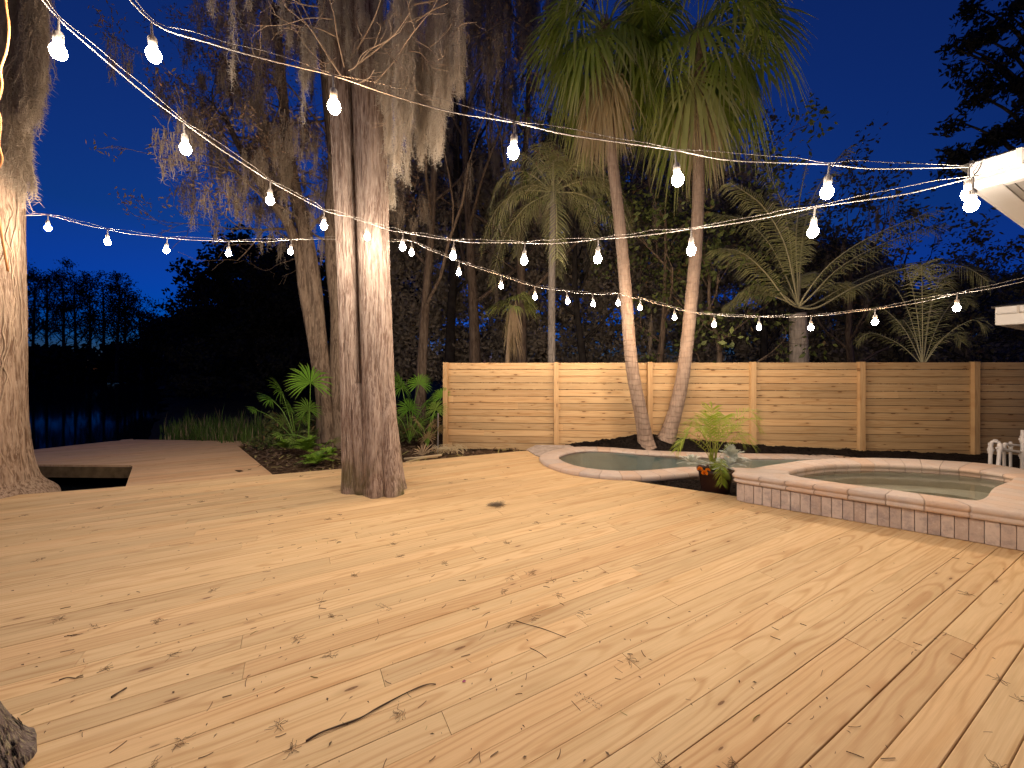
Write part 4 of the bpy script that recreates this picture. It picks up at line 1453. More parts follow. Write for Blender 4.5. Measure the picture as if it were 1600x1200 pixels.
specs = [  # px, D, height, lean, r, depth, crown, moss, label
    (655, 11.5, 12.5, (0.5, 0.3), 0.17, 4, 'leaf_rust', 130, 'bare mossy tree right behind the cypress trunk, left of the fence'),
    (742, 13.0, 13.5, (-0.4, 0.5), 0.21, 4, 'leaf_rust', 150, 'grey trunked mossy tree behind the left end of the fence'),
    (815, 13.5, 14.0, (0.3, 0.5), 0.20, 4, 'leaf_rust', 120, 'tall dark tree between the slim palm and the mossy grey trunk'),
    (700, 15.5, 16.0, (0.6, 0.0), 0.22, 4, 'leaf_rust', 110, 'tall back tree trailing moss over the fence corner'),
    (915, 14.0, 9.5, (-0.3, 0.2), 0.16, 4, 'leaf_green', 24, 'leafy dim tree behind the left fan palm trunk'),
    (1030, 11.0, 6.5, (0.2, 0.1), 0.11, 4, 'leaf_green', 6, 'small tree with lit yellowish leaves between the two fan palms'),
    (1110, 10.2, 4.6, (0.1, 0.2), 0.10, 3, 'leaf_green', 0, 'thin forked sapling just right of the leaning fan palm'),
    (1190, 14.5, 8.0, (0.2, 0.3), 0.16, 4, 'leaf_dark', 14, 'dim tree behind the arching feather palm'),
    (1330, 13.0, 6.2, (-0.2, 0.1), 0.14, 4, 'leaf_dark', 6, 'low dark tree under the feather palm fronds'),
    (1410, 15.0, 6.0, (0.3, 0.3), 0.15, 4, 'leaf_dark', 4, 'dark tree behind the young feather palm'),
    (1520, 14.0, 5.2, (0.1, 0.1), 0.14, 4, 'leaf_dark', 0, 'rounded dark tree behind the far white eave'),
]
bg_trees = []
for (px, D, h, lean, r, dep, cr, ms, lab) in specs:
    base = P(px, 600, D); base.z = -0.2
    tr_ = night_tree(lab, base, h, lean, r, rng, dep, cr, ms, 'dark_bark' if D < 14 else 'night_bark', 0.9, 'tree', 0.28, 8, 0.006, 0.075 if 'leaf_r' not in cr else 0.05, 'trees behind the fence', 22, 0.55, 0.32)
    bg_trees.append(tr_)
for i in range(26):
    px = rng.uniform(735, 880)
    beard(px, rng.uniform(-140, -20), rng.uniform(25, 150), rng.uniform(10.0, 13.0), rng.uniform(0.12, 0.3), 90, bg_trees[1], 'moss_dim', 0.009)

# dark tree overhanging the upper right corner
base = P(1660, 600, 11.0); base.z = -0.2
root = thing('tree', base, 'black leafy tree silhouette over the house roof in the upper right corner', 'tree')
mb = MB(); mc = MB(); tips = []
mb.tube([base, base + Vector((-.1, 0, 4)), base + Vector((.2, 0, 8)), base + Vector((0, 0, 13))], [0.28, 0.24, 0.18, 0.06], 10, False)
for (px, py, D, n, s) in [(1585, 30, 10.5, 8, .9), (1540, 60, 10.5, 6, .7), (1510, 75, 10.4, 4, .42), (1550, 120, 10.6, 6, .7), (1600, 130, 10.6, 9, 1.0), (1530, 150, 10.5, 4, .5), (1590, 200, 10.6, 8, .8), (1555, 215, 10.5, 6, .5), (1500, 190, 10.3, 2, .28), (1520, 10, 10.6, 3, .45), (1560, -40, 10.7, 8, .8), (1620, 60, 10.8, 8, 1.1), (1485, 250, 10.4, 3, .32), (1530, 250, 10.5, 5, .45), (1575, 260, 10.6, 6, .6), (1640, 200, 10.7, 9, 1.1), (1492, 75, 10.3, 1, .22), (1500, 245, 10.3, 2, .25)]:
    c = P(px, py, D)
    mb.tube(smoothpath([base + Vector((0, 0, max(2, c.z - 2.5))), (base + c) / 2 + Vector((0, 0, (c.z - 1) / 2)), c], 5), [0.08 - 0.0065 * i for i in range(11)], 5, False)
    for k in range(n):
        q = c + rnd_dir(rng) * s * rng.random()
        leafmass(mc, q, (0.34, 0.34, 0.28), 70, 0.085, rng, 2.6, 0.7, 0.1)
mb.build('trunk', M['night_bark'], root, smooth=True)
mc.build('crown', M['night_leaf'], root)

# woods behind everything on the right: one dark mass
rng = random.Random(55)
mb = MB()
wtop = [(430, 470), (520, 430), (600, 300), (650, 190), (700, 170), (760, 250), (800, 270), (860, 210), (940, 200), (1020, 230), (1100, 240), (1170, 250), (1220, 330), (1290, 370), (1380, 420), (1460, 455), (1520, 425), (1600, 420), (1760, 410)]
n_done = 0
while n_done < 1600:
    px = rng.uniform(545, 1760); D = rng.uniform(15.5, 20)
    top = lerp_tab(wtop, px) + 45 * mnoise.noise(Vector((px * 0.013, 3, 1))) + 30 * mnoise.noise(Vector((px * 0.05, 7, 1)))
    if rng.random() > (620 - top) / 480: continue
    n_done += 1
    f = rng.random()
    py = 600 - (600 - top) * f ** 0.85
    s = rng.uniform(0.5, 1.1)
    dens = 230 if f < 0.72 else int(230 * (1.25 - f) / 0.53)
    leafmass(mb, P(px, py, D), (s, s, s * 0.9), max(20, dens), 0.105, rng, 2.3, 0.4, 0.1)
tag(mb.build('dark_woods', M['wood_leaf']), 'dark woods beyond the garden', None, None, 'stuff')

# shore woods on the far side of the lake
mb = MB()
for i in range(420):
    x = rng.uniform(-105, -8); y = rng.uniform(60, 67)
    hm = 5.0 + 1.4 * mnoise.noise(Vector((x * 0.12, 1, 4)))
    z = -0.4 + hm * rng.random()
    s = rng.uniform(1.2, 2.2)
    leafmass(mb, Vector((x, y, z)), (s * 1.3, s, s * 0.8), 75, 0.5, rng, 1.8, 0.2, 0.2)
for i in range(260):
    px = rng.uniform(266, 640); D = rng.uniform(17, 40)
    top = 545 - 55 * (px - 266) / 374 + 18 * mnoise.noise(Vector((px * 0.03, 2, 9)))
    p = P(px, rng.uniform(top, 612), D); s = rng.uniform(0.5, 1.0) * D / 26
    leafmass(mb, p, (s * 1.4, s, s), 90, 0.16 * D / 26, rng, 2.0, 0.2, 0.2)
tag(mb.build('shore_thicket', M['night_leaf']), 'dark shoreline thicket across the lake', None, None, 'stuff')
fl = [(52, 62, 15.2), (75, 63, 16.4), (98, 61, 15.6), (120, 64, 15.8), (142, 62, 14.2), (162, 63, 14.8), (183, 61, 14.6), (196, 62, 13.4), (222, 60, 11.6), (238, 61, 9.2), (-5, 62, 15.5), (25, 63, 16.0)]
labs = ['tall bare lakeshore tree beside the left trunk, first of the far row', 'tallest bare far tree with a flat ragged top', 'bare far tree third along the lakeshore row', 'bare far tree with close twin beside it, middle of the row', 'thin far tree with a gap of sky on its right', 'slender far tree leaning among the lakeshore row',
        'full crowned far tree near the right end of the lakeshore row', 'shorter far tree against the taller crowned one', 'spreading far tree ending the tall lakeshore row on the right', 'low far tree at the dip of the skyline', 'far tree hidden half behind the left cypress trunk', 'far tree showing through beside the left cypress moss']
for (px, D, h), lab in zip(fl, labs):
    base = P(px, 590, D); base.z = -0.3
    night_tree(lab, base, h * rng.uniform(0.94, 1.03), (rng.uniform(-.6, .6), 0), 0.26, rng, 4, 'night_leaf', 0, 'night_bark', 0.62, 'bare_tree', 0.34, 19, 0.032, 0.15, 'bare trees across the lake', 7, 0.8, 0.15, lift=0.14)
ml = [(285, 36, 5.2), (325, 34, 5.4), (362, 32, 6.6), (395, 30, 7.2), (430, 27, 8.0), (262, 38, 4.6), (460, 24, 6.0), (600, 24, 7.0)]
mlabs = ['low rounded tree by the dip in the skyline', 'small bushy tree between the dip and the wider tree', 'bushy tree rising under the hanging string lights', 'broad bushy tree left of the forked trunk', 'tallest bushy tree right beside the forked trunk', 'lowest shrubby tree ending the lake gap', 'dark bushy tree behind the forked trunk', 'dark bushy tree seen past the right edge of the cypress']
for (px, D, h), lab in zip(ml, mlabs):
    base = P(px, 590, D); base.z = -0.3
    night_tree(lab, base, h, (rng.uniform(-.4, .4), 0), 0.2, rng, 4, 'night_leaf', 0, 'night_bark', 1.0, 'bushy_tree', 0.18, 10, 0.02, 0.16, 'bushy trees along the near shore', 70, 0.95, 0.36)
# ================================================================== undergrowth left of the fence
rng = random.Random(31)
def palmetto(label, base, leaves, rng, L=0.55, dead=0.0, group='fan leaved palmettos in the garden bed'):
    root = thing('palmetto', base, label, 'plant', group)
    for (px, py, D, l, dd) in leaves:
        mp = MB(); ml_ = MB()
        tip = P(px, py, D)
        mid = base.lerp(tip, 0.55) + Vector((0, 0, 0.10)) + rnd_dir(rng) * 0.03
        path = smoothpath([base, mid, tip], 6)
        mp.tube(path, [0.011 - 0.005 * i / (len(path) - 1) for i in range(len(path))], 4, False, (0.8, 0.15, 0))
        d = (path[-1] - path[-3]).normalized()
        # turn the blade so its face looks out of the bed
        fan_leaf(ml_, tip, Vector((d.x * 0.8 + rng.uniform(-.35, .35), -0.22, 0.75)), l, rng, 30, 2.2, 0.35, dd, 0.8, 0.25, 0.04)
        mp.build('stalk', M['palmetto'], root)
        ml_.build('leaf', M['palmetto'], root)
    return root


palmetto('bright green fan palmetto leaf standing against the forked trunk', P(482, 690, 8.1), [(485, 598, 7.9, .62, 0), (482, 640, 8.0, .40, 0.1)], rng)
palmetto('darker fan palmetto left of the bright one over the grasses', P(462, 688, 8.7), [(440, 612, 8.7, .60, 0), (425, 625, 8.9, .42, 0), (455, 640, 8.6, .40, 0), (445, 660, 8.4, .34, .2), (400, 640, 9.0, .26, 0), (470, 655, 8.4, .32, 0)], rng)
palmetto('fan palmetto showing at the right edge of the cypress trunk', P(640, 690, 8.8), [(628, 605, 8.6, .52, 0), (655, 600, 8.9, .40, 0), (640, 640, 8.6, .42, 0), (665, 632, 8.8, .45, 0), (620, 650, 8.6, .40, 0), (650, 665, 8.4, .36, 0.1), (675, 650, 8.8, .36, 0)], rng)
palmetto('palmetto with dry tan fans beside the fence end post', P(668, 698, 8.3), [(655, 660, 8.2, .34, .9), (672, 665, 8.2, .36, 1), (680, 640, 8.3, .36, .2), (648, 672, 8.1, .30, .7), (668, 684, 8.0, .28, 1), (684, 672, 8.2, .28, .9), (690, 620, 8.6, .34, 0)], rng)
palmetto('low dark palmetto between the forked tree and the cypress', P(505, 700, 7.9), [(462, 690, 8.0, .30, 0.3), (520, 690, 7.8, .26, .5), (440, 680, 8.2, .26, .2)], rng)

# small fan palm with brown hanging leaves peeping over the fence
base = P(795, 620, 9.0)
root = thing('dry_palm', base, 'small ragged palm with brown hanging leaves peeping over the fence', 'palm tree')
mb = MB(); mp = MB()
mp.tube(smoothpath([P(790, 640, 9), P(793, 560, 9), P(800, 480, 9)], 6), 0.05, 8, True, (0.5, 1, 0))
for i in range(14):
    d = rnd_dir(rng, -1, -0.3); p0 = P(800 + rng.uniform(-6, 6), 480 + rng.uniform(-10, 50), 9)
    fan_leaf(mb, p0, d * 0.5 - Z1, rng.uniform(0.45, 0.8), rng, 9, 0.28, 0.3, rng.uniform(0.7, 1), 0.9, 1.0)
for i in range(9):
    d = rnd_dir(rng, -0.2, 0.8); p0 = P(802, 478, 9)
    fan_leaf(mb, p0 + d * 0.25, d, rng.uniform(0.35, 0.55), rng, 16, 1.0, 0.8, 0.1, 0.9, 0.5)
mp.build('trunk', M['dry'], root); mb.build('leaf', M['dry'], root)

# ferns
def fern(label, base, n, L, rng):
    root = thing('fern', base, label, 'plant', 'bright ferns on the leafy soil')
    mb = MB()
    for i in range(n):
        az = i * 2.4 + rng.uniform(-.4, .4); el = rng.uniform(0.35, 1.25); l = L * rng.uniform(0.7, 1.1)
        d = Vector((math.cos(az) * math.cos(el), math.sin(az) * math.cos(el), math.sin(el)))
        frond(mb, smoothpath([base, base + d * l * 0.5, base + d * l - Z1 * 0.3 * l], 5), l * 0.34, 16, rng, 0.022, 0.3, 0.1, 0, 0.003, 0.3)
    mb.build('frond', M['fern'], root)


fern('bright fern beside the foot of the forked tree', P(480, 705, 7.7), 20, 0.42, rng)
fern('smaller bright fern close to the deck edge left of the cypress', P(495, 725, 7.0), 18, 0.34, rng)
fern('sparse fern between the palmettos and the walkway', P(445, 700, 8.0), 9, 0.36, rng)
fern('tiny fern near the cypress foot on dark soil', P(515, 712, 7.2), 9, 0.24, rng)

# bank grasses
mb = MB()
for i in range(5200):
    t = rng.random()
    px = 262 + 200 * t + rng.gauss(0, 6); D = rng.uniform(9.9, 12.6) - 1.2 * t
    p = P(px, 600, D); p.z = -0.35 + 0.1 * rng.random()
    h = rng.uniform(0.2, 0.9) * (0.4 + 0.5 * min(1, t * 4 + 0.2)) * (0.75 + 0.9 * max(-0.5, mnoise.noise(Vector((px * 0.06, D * 2, 0)))))
    a = rng.uniform(0, 6.28); b = Vector((math.cos(a), math.sin(a), 0))
    w = Vector((-math.sin(a), math.cos(a), 0)) * rng.uniform(0.006, 0.014)
    ln = rng.uniform(0.05, 0.35) * h
    m = p + Z1 * h * 0.6 + b * ln * 0.4; e = p + Z1 * h * rng.uniform(0.85, 1.0) + b * ln
    c = (rng.random(), 1.0 if rng.random() < 0.22 else 0.0, 0)
    i0 = len(mb.v)
    for q in (p - w, p + w, m + w * .8, m - w * .8, e): mb.vert(q, (0, 0), c)
    mb.f += [(i0, i0 + 1, i0 + 2, i0 + 3), (i0 + 3, i0 + 2, i0 + 4)]
tag(mb.build('bank_grass', M['grass']), 'tall lakeside grass', None, None, 'stuff')
# dense low leaves under the palmettos and along the fence end
mb = MB()
for i in range(90):
    px = rng.uniform(400, 690); D = rng.uniform(8.6, 10.2)
    p = P(px, 600, D); p.z = rng.uniform(-0.1, 0.5)
    leafmass(mb, p, (0.28, 0.2, 0.25), 60, 0.06, rng, 3.2, -0.3, 0.1, 0.12)
tag(mb.build('undergrowth', M['leaf_green']), 'dim green undergrowth in the garden bed', None, None, 'stuff')
# dead leaves and needles on the soil
mb = MB()
for i in range(2600):
    x = rng.uniform(-6.6, 0.2); y = 6.1 + (x + 4.0) * 0.40 + rng.uniform(0, 2.6) if x > -4 else 6.2 - (x + 4.0) * 0.75 + rng.uniform(0, 2)
    if in_poly(x, y, outline): continue
    z = -0.09 + 0.07 * mnoise.noise(Vector((x * 1.6, y * 1.6, 0))) + rng.uniform(0, 0.04)
    a = rng.uniform(0, 6.28); l = rng.uniform(0.015, 0.09); w = rng.uniform(0.002, 0.02)
    d = Vector((math.cos(a), math.sin(a), rng.uniform(-.3, .5))) * l; s = Vector((-math.sin(a), math.cos(a), rng.uniform(-.3, .3))) * w
    c = Vector((x, y, z))
    mb.quad(c - d - s, c + d - s, c + d + s, c - d + s, (rng.random(), 1.0 if rng.random() < .15 else 0, 0))
tag(mb.build('leaf_litter', M['litter']), 'dead leaves on the garden soil', None, None, 'stuff')

# dry frond and husk heaps at the fence foot
root = thing('dry_frond', G(700, 710, -0.05), 'curled dry tan palm frond lying at the foot of the fence end post', 'dead frond')
mb = MB()
for i in range(46):
    c0 = G(700 + rng.uniform(-20, 20), 709 + rng.uniform(-4, 4), 0.0)
    a = rng.uniform(0, 6.28); r = rng.uniform(0.05, 0.16)
    path = [c0 + Vector((math.cos(a + k * .5) * r, math.sin(a + k * .5) * r * .6, 0.02 + 0.12 * abs(math.sin(k * .55 + a)))) for k in range(7)]
    mb.tube(path, rng.uniform(0.003, 0.006), 4, False, (rng.random(), 0.85, 0))
mb.build('leaflet', M['fan'], root)
root = thing('dry_frond', G(650, 714, -0.05), 'straight dry palm stalk with a spread tan fan lying behind the cypress', 'dead frond')
mb = MB()
mb.tube(smoothpath([G(632, 717, 0.0), G(655, 715, 0.05), G(690, 711, 0.06)], 4), 0.022, 6, True, (0.5, 0.9, 0))
mb.tube(smoothpath([G(634, 722, 0.0), G(660, 716, 0.04), G(684, 714, 0.03)], 4), 0.014, 6, True, (0.2, 0.8, 0))
mb.build('stalk', M['fan'], root)
mb = MB()
fan_leaf(mb, G(660, 712, 0.03), Vector((0.15, -0.2, 1)), 0.36, rng, 14, 1.0, 0.3, 1.0, 0.6)
mb.build('leaf', M['fan'], root)
mb = MB()
p = P(684, 706, 8.3)
mb.tube([Vector((p.x, p.y, -0.3)), P(684.5, 646, 8.3)], 0.016, 8, True)
tag(mb.build('metal_stake', M['steel']), 'thin pale metal stake standing beside the fence end post', 'stake')

# ================================================================== potted palm
pc = Vector((2.86, 5.46, -0.06))
pot = thing('potted_palm', pc, 'dark brown pot with a yellow green areca palm, silver leaves and marigolds by the spa', 'potted plant')
mb = MB()
mb.lathe([(0.165, 0), (0.175, 0.01), (0.215, 0.30), (0.235, 0.305), (0.24, 0.345), (0.222, 0.35), (0.212, 0.31), (0.20, 0.29)], 40, Vector((0, 0, 0)) + pc, capt=True)
mb.build('pot', M['pot'], pot, smooth=True)
mb = MB()
mb.lathe([(0.208, 0.0), (0.12, 0.02), (0.0, 0.025)], 24, pc + Vector((0, 0, 0.315)), capb=False, capt=False)
mb.build('potting_soil', M['mulch'], pot)
mb = MB()
pb = pc + Vector((-0.02, 0.02, 0.30))
ends = [(1113, 636, 5.5, 0.05), (1100, 655, 5.3, .05), (1183, 652, 5.45, .16), (1188, 672, 5.35, .18), (1064, 690, 5.4, .10), (1075, 672, 5.5, .08), (1082, 660, 5.7, .05), (1135, 650, 5.7, .06), (1160, 688, 5.2, .12), (1178, 700, 5.3, .14), (1058, 702, 5.3, .12), (1150, 668, 5.8, .08), (1095, 672, 5.1, .08), (1128, 655, 5.2, .05), (1110, 650, 5.7, .03)]
for (px, py, D, sag) in ends:
    e = P(px, py, D)
    st = pb + Vector((rng.uniform(-.04, .04), rng.uniform(-.04, .04), 0))
    m1 = st.lerp(e, 0.35) + Vector((0, 0, 0.16)); m1.x = st.x + (e.x - st.x) * 0.18
    m2 = st.lerp(e, 0.72) + Vector((0, 0, 0.13 + sag))
    frond(mb, smoothpath([st, m1, m2, e], 7), 0.27, 19, rng, 0.0145, 0.5, 0.36, 0.0, 0.006, 0.85, 0.3)
# one low frond hanging over the pot front
st = pb; e = P(1128, 756, 5.16)
frond(mb, smoothpath([st, st + Vector((0.06, -0.12, 0.20)), P(1126, 728, 5.2), e], 7), 0.17, 24, rng, 0.014, 0.3, 0.40, 0.0, 0.005, 0.6)
for i in range(7):
    a = rng.uniform(0, 6.28)
    mb.tube([pb + Vector((math.cos(a) * .03, math.sin(a) * .03, 0)), pb + Vector((math.cos(a) * .05, math.sin(a) * .05, 0.32))], [0.009, 0.006], 5, False, (0.9, 0.1, 0))
mb.build('palm_frond', M['areca'], pot)
mb = MB()
for (px, py, D, s, n) in [(1080, 716, 5.45, .16, 36), (1143, 706, 5.40, .18, 44), (1124, 724, 5.3, .13, 26), (1140, 722, 5.3, .13, 26), (1150, 718, 5.38, .14, 24)]:
    c = P(px, py, D) - Z1 * s * 0.4
    for i in range(n):
        d = rnd_dir(rng, 0.0, 1.0)
        L = s * rng.uniform(0.7, 1.25)
        frond(mb, smoothpath([c, c + d * L * .5, c + d * L - Z1 * .15 * L], 3), L * 0.34, 8, rng, 0.016, 0.1, 0.2, 0, 0.003, 0.9)
mb.build('silver_foliage', M['silver'], pot)
for (px, py, D, r) in [(1094, 733.5, 5.25, .034), (1101, 739.5, 5.22, .038), (1106, 735, 5.28, .03)]:
    mb = MB(); c = P(px, py, D)
    for i in range(90):
        d = rnd_dir(rng, -0.2, 1)
        s = d.cross(rnd_dir(rng)).normalized() * r * 0.34
        q = c + d * r * 0.55
        mb.quad(q - s * .6, q + s * .6, q + d * r * .5 + s, q + d * r * .5 - s, (rng.random(), 0, 0))
    mb.build('marigold_flower', M['orange'], pot)

# ================================================================== pool pipes
root = thing('pool_pipes', P(1560, 720, 6.4), 'white pvc pool pipes and valves standing behind the spa by the fence', 'pipes')
def pipe(name, pts, r=0.024, D=6.4, couplings=()):
    mb = MB()
    q = [P(a, b, D + c) for a, b, c in pts]
    # rounded elbows
    path = []
    for i, p in enumerate(q):
        if 0 < i < len(q) - 1:
            a = (q[i - 1] - p).normalized() * 0.05; b = (q[i + 1] - p).normalized() * 0.05
            path += [p + a, p + a * .3 + b * .3, p + b]
        else:
            path.append(p)
    mb.tube(path, r, 14, True)
    for i in range(1, len(q) - 1):
        for s in (-1, 1):
            d = (q[i + s] - q[i]).normalized()
            mb.tube([q[i] + d * 0.03, q[i] + d * 0.075], r * 1.28, 14, True)
    for (i, t) in couplings:
        d = (q[i + 1] - q[i]); c = q[i] + d * t; d.normalize()
        mb.tube([c - d * .055, c - d * .02, c - d * .018, c + d * .018, c + d * .02, c + d * .055], [r * 1.3, r * 1.3, r * 1.65, r * 1.65, r * 1.3, r * 1.3], 14, True)
        s = d.cross(Vector((0, 1, 0))).normalized()
        mb.tube([c, c - s * 0.06], r * .5, 8, True)
    mb.build(name, M['pvc'], root, smooth=False)
pipe('pipe', [(1547, 745, 0), (1548, 689, 0), (1563, 690, -0.08), (1558, 750, -0.12)], couplings=((0, 0.75), (2, 0.18)))
pipe('pipe', [(1562, 703, -0.05), (1569, 703, 0), (1594, 706, 0)], 0.022)
pipe('pipe', [(1570, 694, 0.1), (1620, 698, 0.1)], 0.018)
pipe('pipe', [(1569, 740, .05), (1569, 694, .05), (1575, 694, .1)], 0.02)
pipe('pipe', [(1579, 735, .12), (1579, 690, .12)], 0.018, couplings=((0, .85),))
pipe('pipe', [(1598, 745, 0), (1599, 672, 0)], 0.03, couplings=((0, .8), (0, .45)))
pipe('pipe', [(1612, 745, 0), (1612, 690, 0), (1599, 690, 0)], 0.024)

# ================================================================== house eaves
E1, E2 = UD.copy(), -WD
def eave(name, label, C, zb, zt, L1, L2, gutter_h):
    root = thing(name, Vector((C.x, C.y, 0)), label, 'house')
    ax = (E1, E2, Z1)
    O = Vector((C.x, C.y, 0))
    def bx(nm, boxes, mat, bev=0.004, ins=None):
        m = MB()
        for lo, hi in boxes:
            m.box(lo, hi, (0, 0, 0), ax, O, bev)
        return m.build(nm, mat, root)
    h = zt - zb
    bx('fascia', [((0.0, 0.0, zb), (0.022, L2, zt - 0.01)), ((0.024, -0.0, zb + 0.002), (L1, 0.022, zt - 0.012))], M['white_paint'])
    # gutter on the side facing the deck, with a seam strap
    g = bx('gutter', [((-0.085, 0.03, zt - gutter_h), (-0.002, L2, zt - gutter_h + 0.012)), ((-0.10, 0.03, zt - gutter_h + 0.012), (-0.086, L2, zt + 0.005)), ((-0.10, 0.018, zt - gutter_h), (-0.002, 0.0295, zt + 0.005))], M['white_paint'], 0.003)
    bx('gutter_strap', [((-0.106, 0.22, zt - gutter_h - 0.006), (-0.1005, 0.245, zt + 0.008)), ((-0.106, 1.4, zt - gutter_h - 0.006), (-0.1005, 1.425, zt + 0.008))], M['cable'], 0)
    bx('soffit_trim', [((0.023, 0.023, zb - 0.004), (L1, 0.14, zb + 0.016)), ((0.023, 0.141, zb - 0.004), (0.10, L2, zb + 0.016))], M['white_paint'], 0.002)
    sl = []
    y = 0.142
    while y < 0.62:
        sl.append(((0.102, y, zb + 0.006), (L1, y + 0.034, zb + 0.014))); y += 0.04
    x = 0.102
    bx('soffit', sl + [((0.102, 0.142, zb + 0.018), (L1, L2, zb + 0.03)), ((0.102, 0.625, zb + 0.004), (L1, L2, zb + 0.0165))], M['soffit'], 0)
    bx('wall', [((0.55, 0.55, -0.6), (0.70, L2, zb + 0.016)), ((0.70, 0.55, -0.6), (L1, 0.70, zb + 0.016))], M['stucco'], 0)
    m = MB()
    s = 0.32
    pts = [(-0.06, -0.03, zt - 0.005), (L1, -0.03, zt - 0.005 + s * 1.0), (L1, L2, zt - 0.005 + s * 1.0), (-0.06, L2, zt - 0.005)]
    w = [O + E1 * a + E2 * b + Z1 * c for a, b, c in pts]
    w2 = [p + Z1 * 0.03 for p in w]
    m.quad(*reversed(w)); m.quad(*w2)
    for i in range(4):
        m.quad(w[i], w[(i + 1) % 4], w2[(i + 1) % 4], w2[i])
    m.build('roof', M['shingle'], root)
eave('house', 'house with a near white eave corner where the string lights end, upper right', Vector((3.27, 2.77, 0)), 2.97, 3.12, 5.0, 3.6, 0.10)
eave('garden_shed', 'far lower white eave above the fence at the right edge', Vector((7.45, 5.98, 0)), 2.36, 2.62, 2.4, 3.0, 0.10)

# ================================================================== string lights
BULB_W = 830.0
BM = {}
for i, (k_, a_) in enumerate(((0.52, 0.52), (0.72, 0.72), (0.95, 0.95), (1.45, 1.45))):
    BM[i, 0] = emissive('bulb_glow', (1.0, 0.86, 0.70), BULB_W * k_)
    BM[i, 1] = emissive('bulb_glow_amber', (1.0, 0.62, 0.33), BULB_W * a_)
M['bulb'] = BM[0, 0]
def bulb_meshes():
    mb = MB()
    mb.lathe([(0.006, -0.042), (0.019, -0.037), (0.029, -0.024), (0.034, -0.004), (0.0315, 0.013), (0.024, 0.026), (0.0165, 0.034)], 16, capb=True, capt=True)
    bulb = mb.build('bulb', M['bulb'], None, smooth=True)
    mb = MB()
    mb.lathe([(0.0175, 0.030), (0.021, 0.036), (0.021, 0.085), (0.015, 0.098), (0.006, 0.104), (0.0045, 0.172)], 10, capb=True, capt=True)
    sock = mb.build('socket', M['socket'], None, smooth=True)
    return bulb, sock
B0, S0 = bulb_meshes()
bulb_me, sock_me = B0.data, S0.data
BME = {}
for key, m_ in BM.items():
    q_ = bulb_me.copy(); q_.materials.clear(); q_.materials.append(m_); BME[key] = q_
bpy.data.objects.remove(B0); bpy.data.objects.remove(S0)


def on_line(px, py, A, B):
    r = (px - HX) / F_PX
    dx, dy = B[0] - A[0], B[1] - A[1]
    t = (r * A[1] - A[0]) / (dx - r * dy)
    return P(px, py, A[1] + dy * t)


def strand(label, runs, rc=0.0048, rw=0.003, seed=1):
    """runs: list of (A, B, start point, end point, [(px, py, amber)])"""
    rng = random.Random(seed)
    root = thing('string_light', runs[0][2], label, 'string lights', 'strands of bulbs over the deck')
    cable, wire = [], []
    for (A, B, st, en, bulbs) in runs:
        tops = [Vector(st)]
        for (px, py, am) in bulbs:
            p = on_line(px, py, A, B)
            o = bpy.data.objects.new('bulb', BME[3 if (seed == 3 and A[0] < -6) else seed - 1, 1 if am else 0])
            COL.objects.link(o); o.parent = root; o.location = p - root.location
            o.rotation_euler = (rng.uniform(-.08, .08), rng.uniform(-.08, .08), rng.uniform(0, 3))
            s = bpy.data.objects.new('socket', sock_me)
            COL.objects.link(s); s.parent = o
            tops.append(p + Vector((0, 0, 0.172)))
        tops.append(Vector(en))
        cp = []
        for i, (a, b) in enumerate(zip(tops, tops[1:])):
            L = (b - a).length
            cp.append(a)
            k = 0.03 if i % 3 else 0.018
            for t in (0.3, 0.65):
                cp.append(a.lerp(b, t) - Z1 * (k * L * rng.uniform(0.3, 1.0)) + rnd_dir(rng) * 0.004)
            wire.append(a + Vector((0.004, 0.006, 0.012)))
            for t in (0.2, 0.4, 0.6, 0.8):
                wire.append(a.lerp(b, t) + Vector((0.004, 0.006, 0.020 + rng.uniform(-0.006, 0.012))))
        cable += cp
        last = tops[-1]
    cable.append(last); wire.append(last + Vector((0, 0, 0.006)))
    mb = MB(); mb.tube(smoothpath(cable, 5), rc, 6, True); mb.build('cable', M['cable'], root, smooth=True)
    mb = MB(); mb.tube(smoothpath(wire, 3), rw, 5, True); mb.build('support_wire', M['cable'], root, smooth=True)
    return root


A1, B1 = (-2.45, 2.09), (2.97, 2.50)
strand('nearest strand of large bulbs crossing the top of the photo to the house eave',
       [(A1, B1, (-2.32, 1.66, 4.05), (3.22, 2.70, 3.13), [(240, 85, 0), (522, 166, 1), (802, 237, 0), (1059, 280, 0), (1292, 300, 0), (1513, 303, 0)])], 0.0036, 0.0017, 1)
A2, B2 = (-2.45, 1.72), (-1.99, 4.82)
A3, B3 = (-1.92, 4.82), (2.96, 2.42)
strand('strand dropping from the upper left to the cypress trunk and on to the house',
       [(A2, B2, (-2.34, 1.64, 3.72), on_line(545, 338, A2, B2), [(91, 80, 0), (290, 232, 0), (422, 313, 0), (506, 353, 0)]),
        (A3, B3, on_line(548, 339, (-2.1, 4.86), B3), (3.22, 2.66, 3.10), [(574, 370, 0), (629, 386, 0), (708, 400, 0), (819, 407, 0), (934, 404, 0), (1080, 391, 0), (1270, 362, 0), (1518, 320, 0)])], 0.0034, 0.0017, 2)
A4, B4 = (-6.55, 5.15), (-2.1, 5.78)
A5, B5 = (-1.6, 5.75), (2.06, 6.85)
A6, B6 = (2.06, 6.85), (3.12, 6.95)
A7, B7 = (3.12, 6.95), (5.85, 4.45)
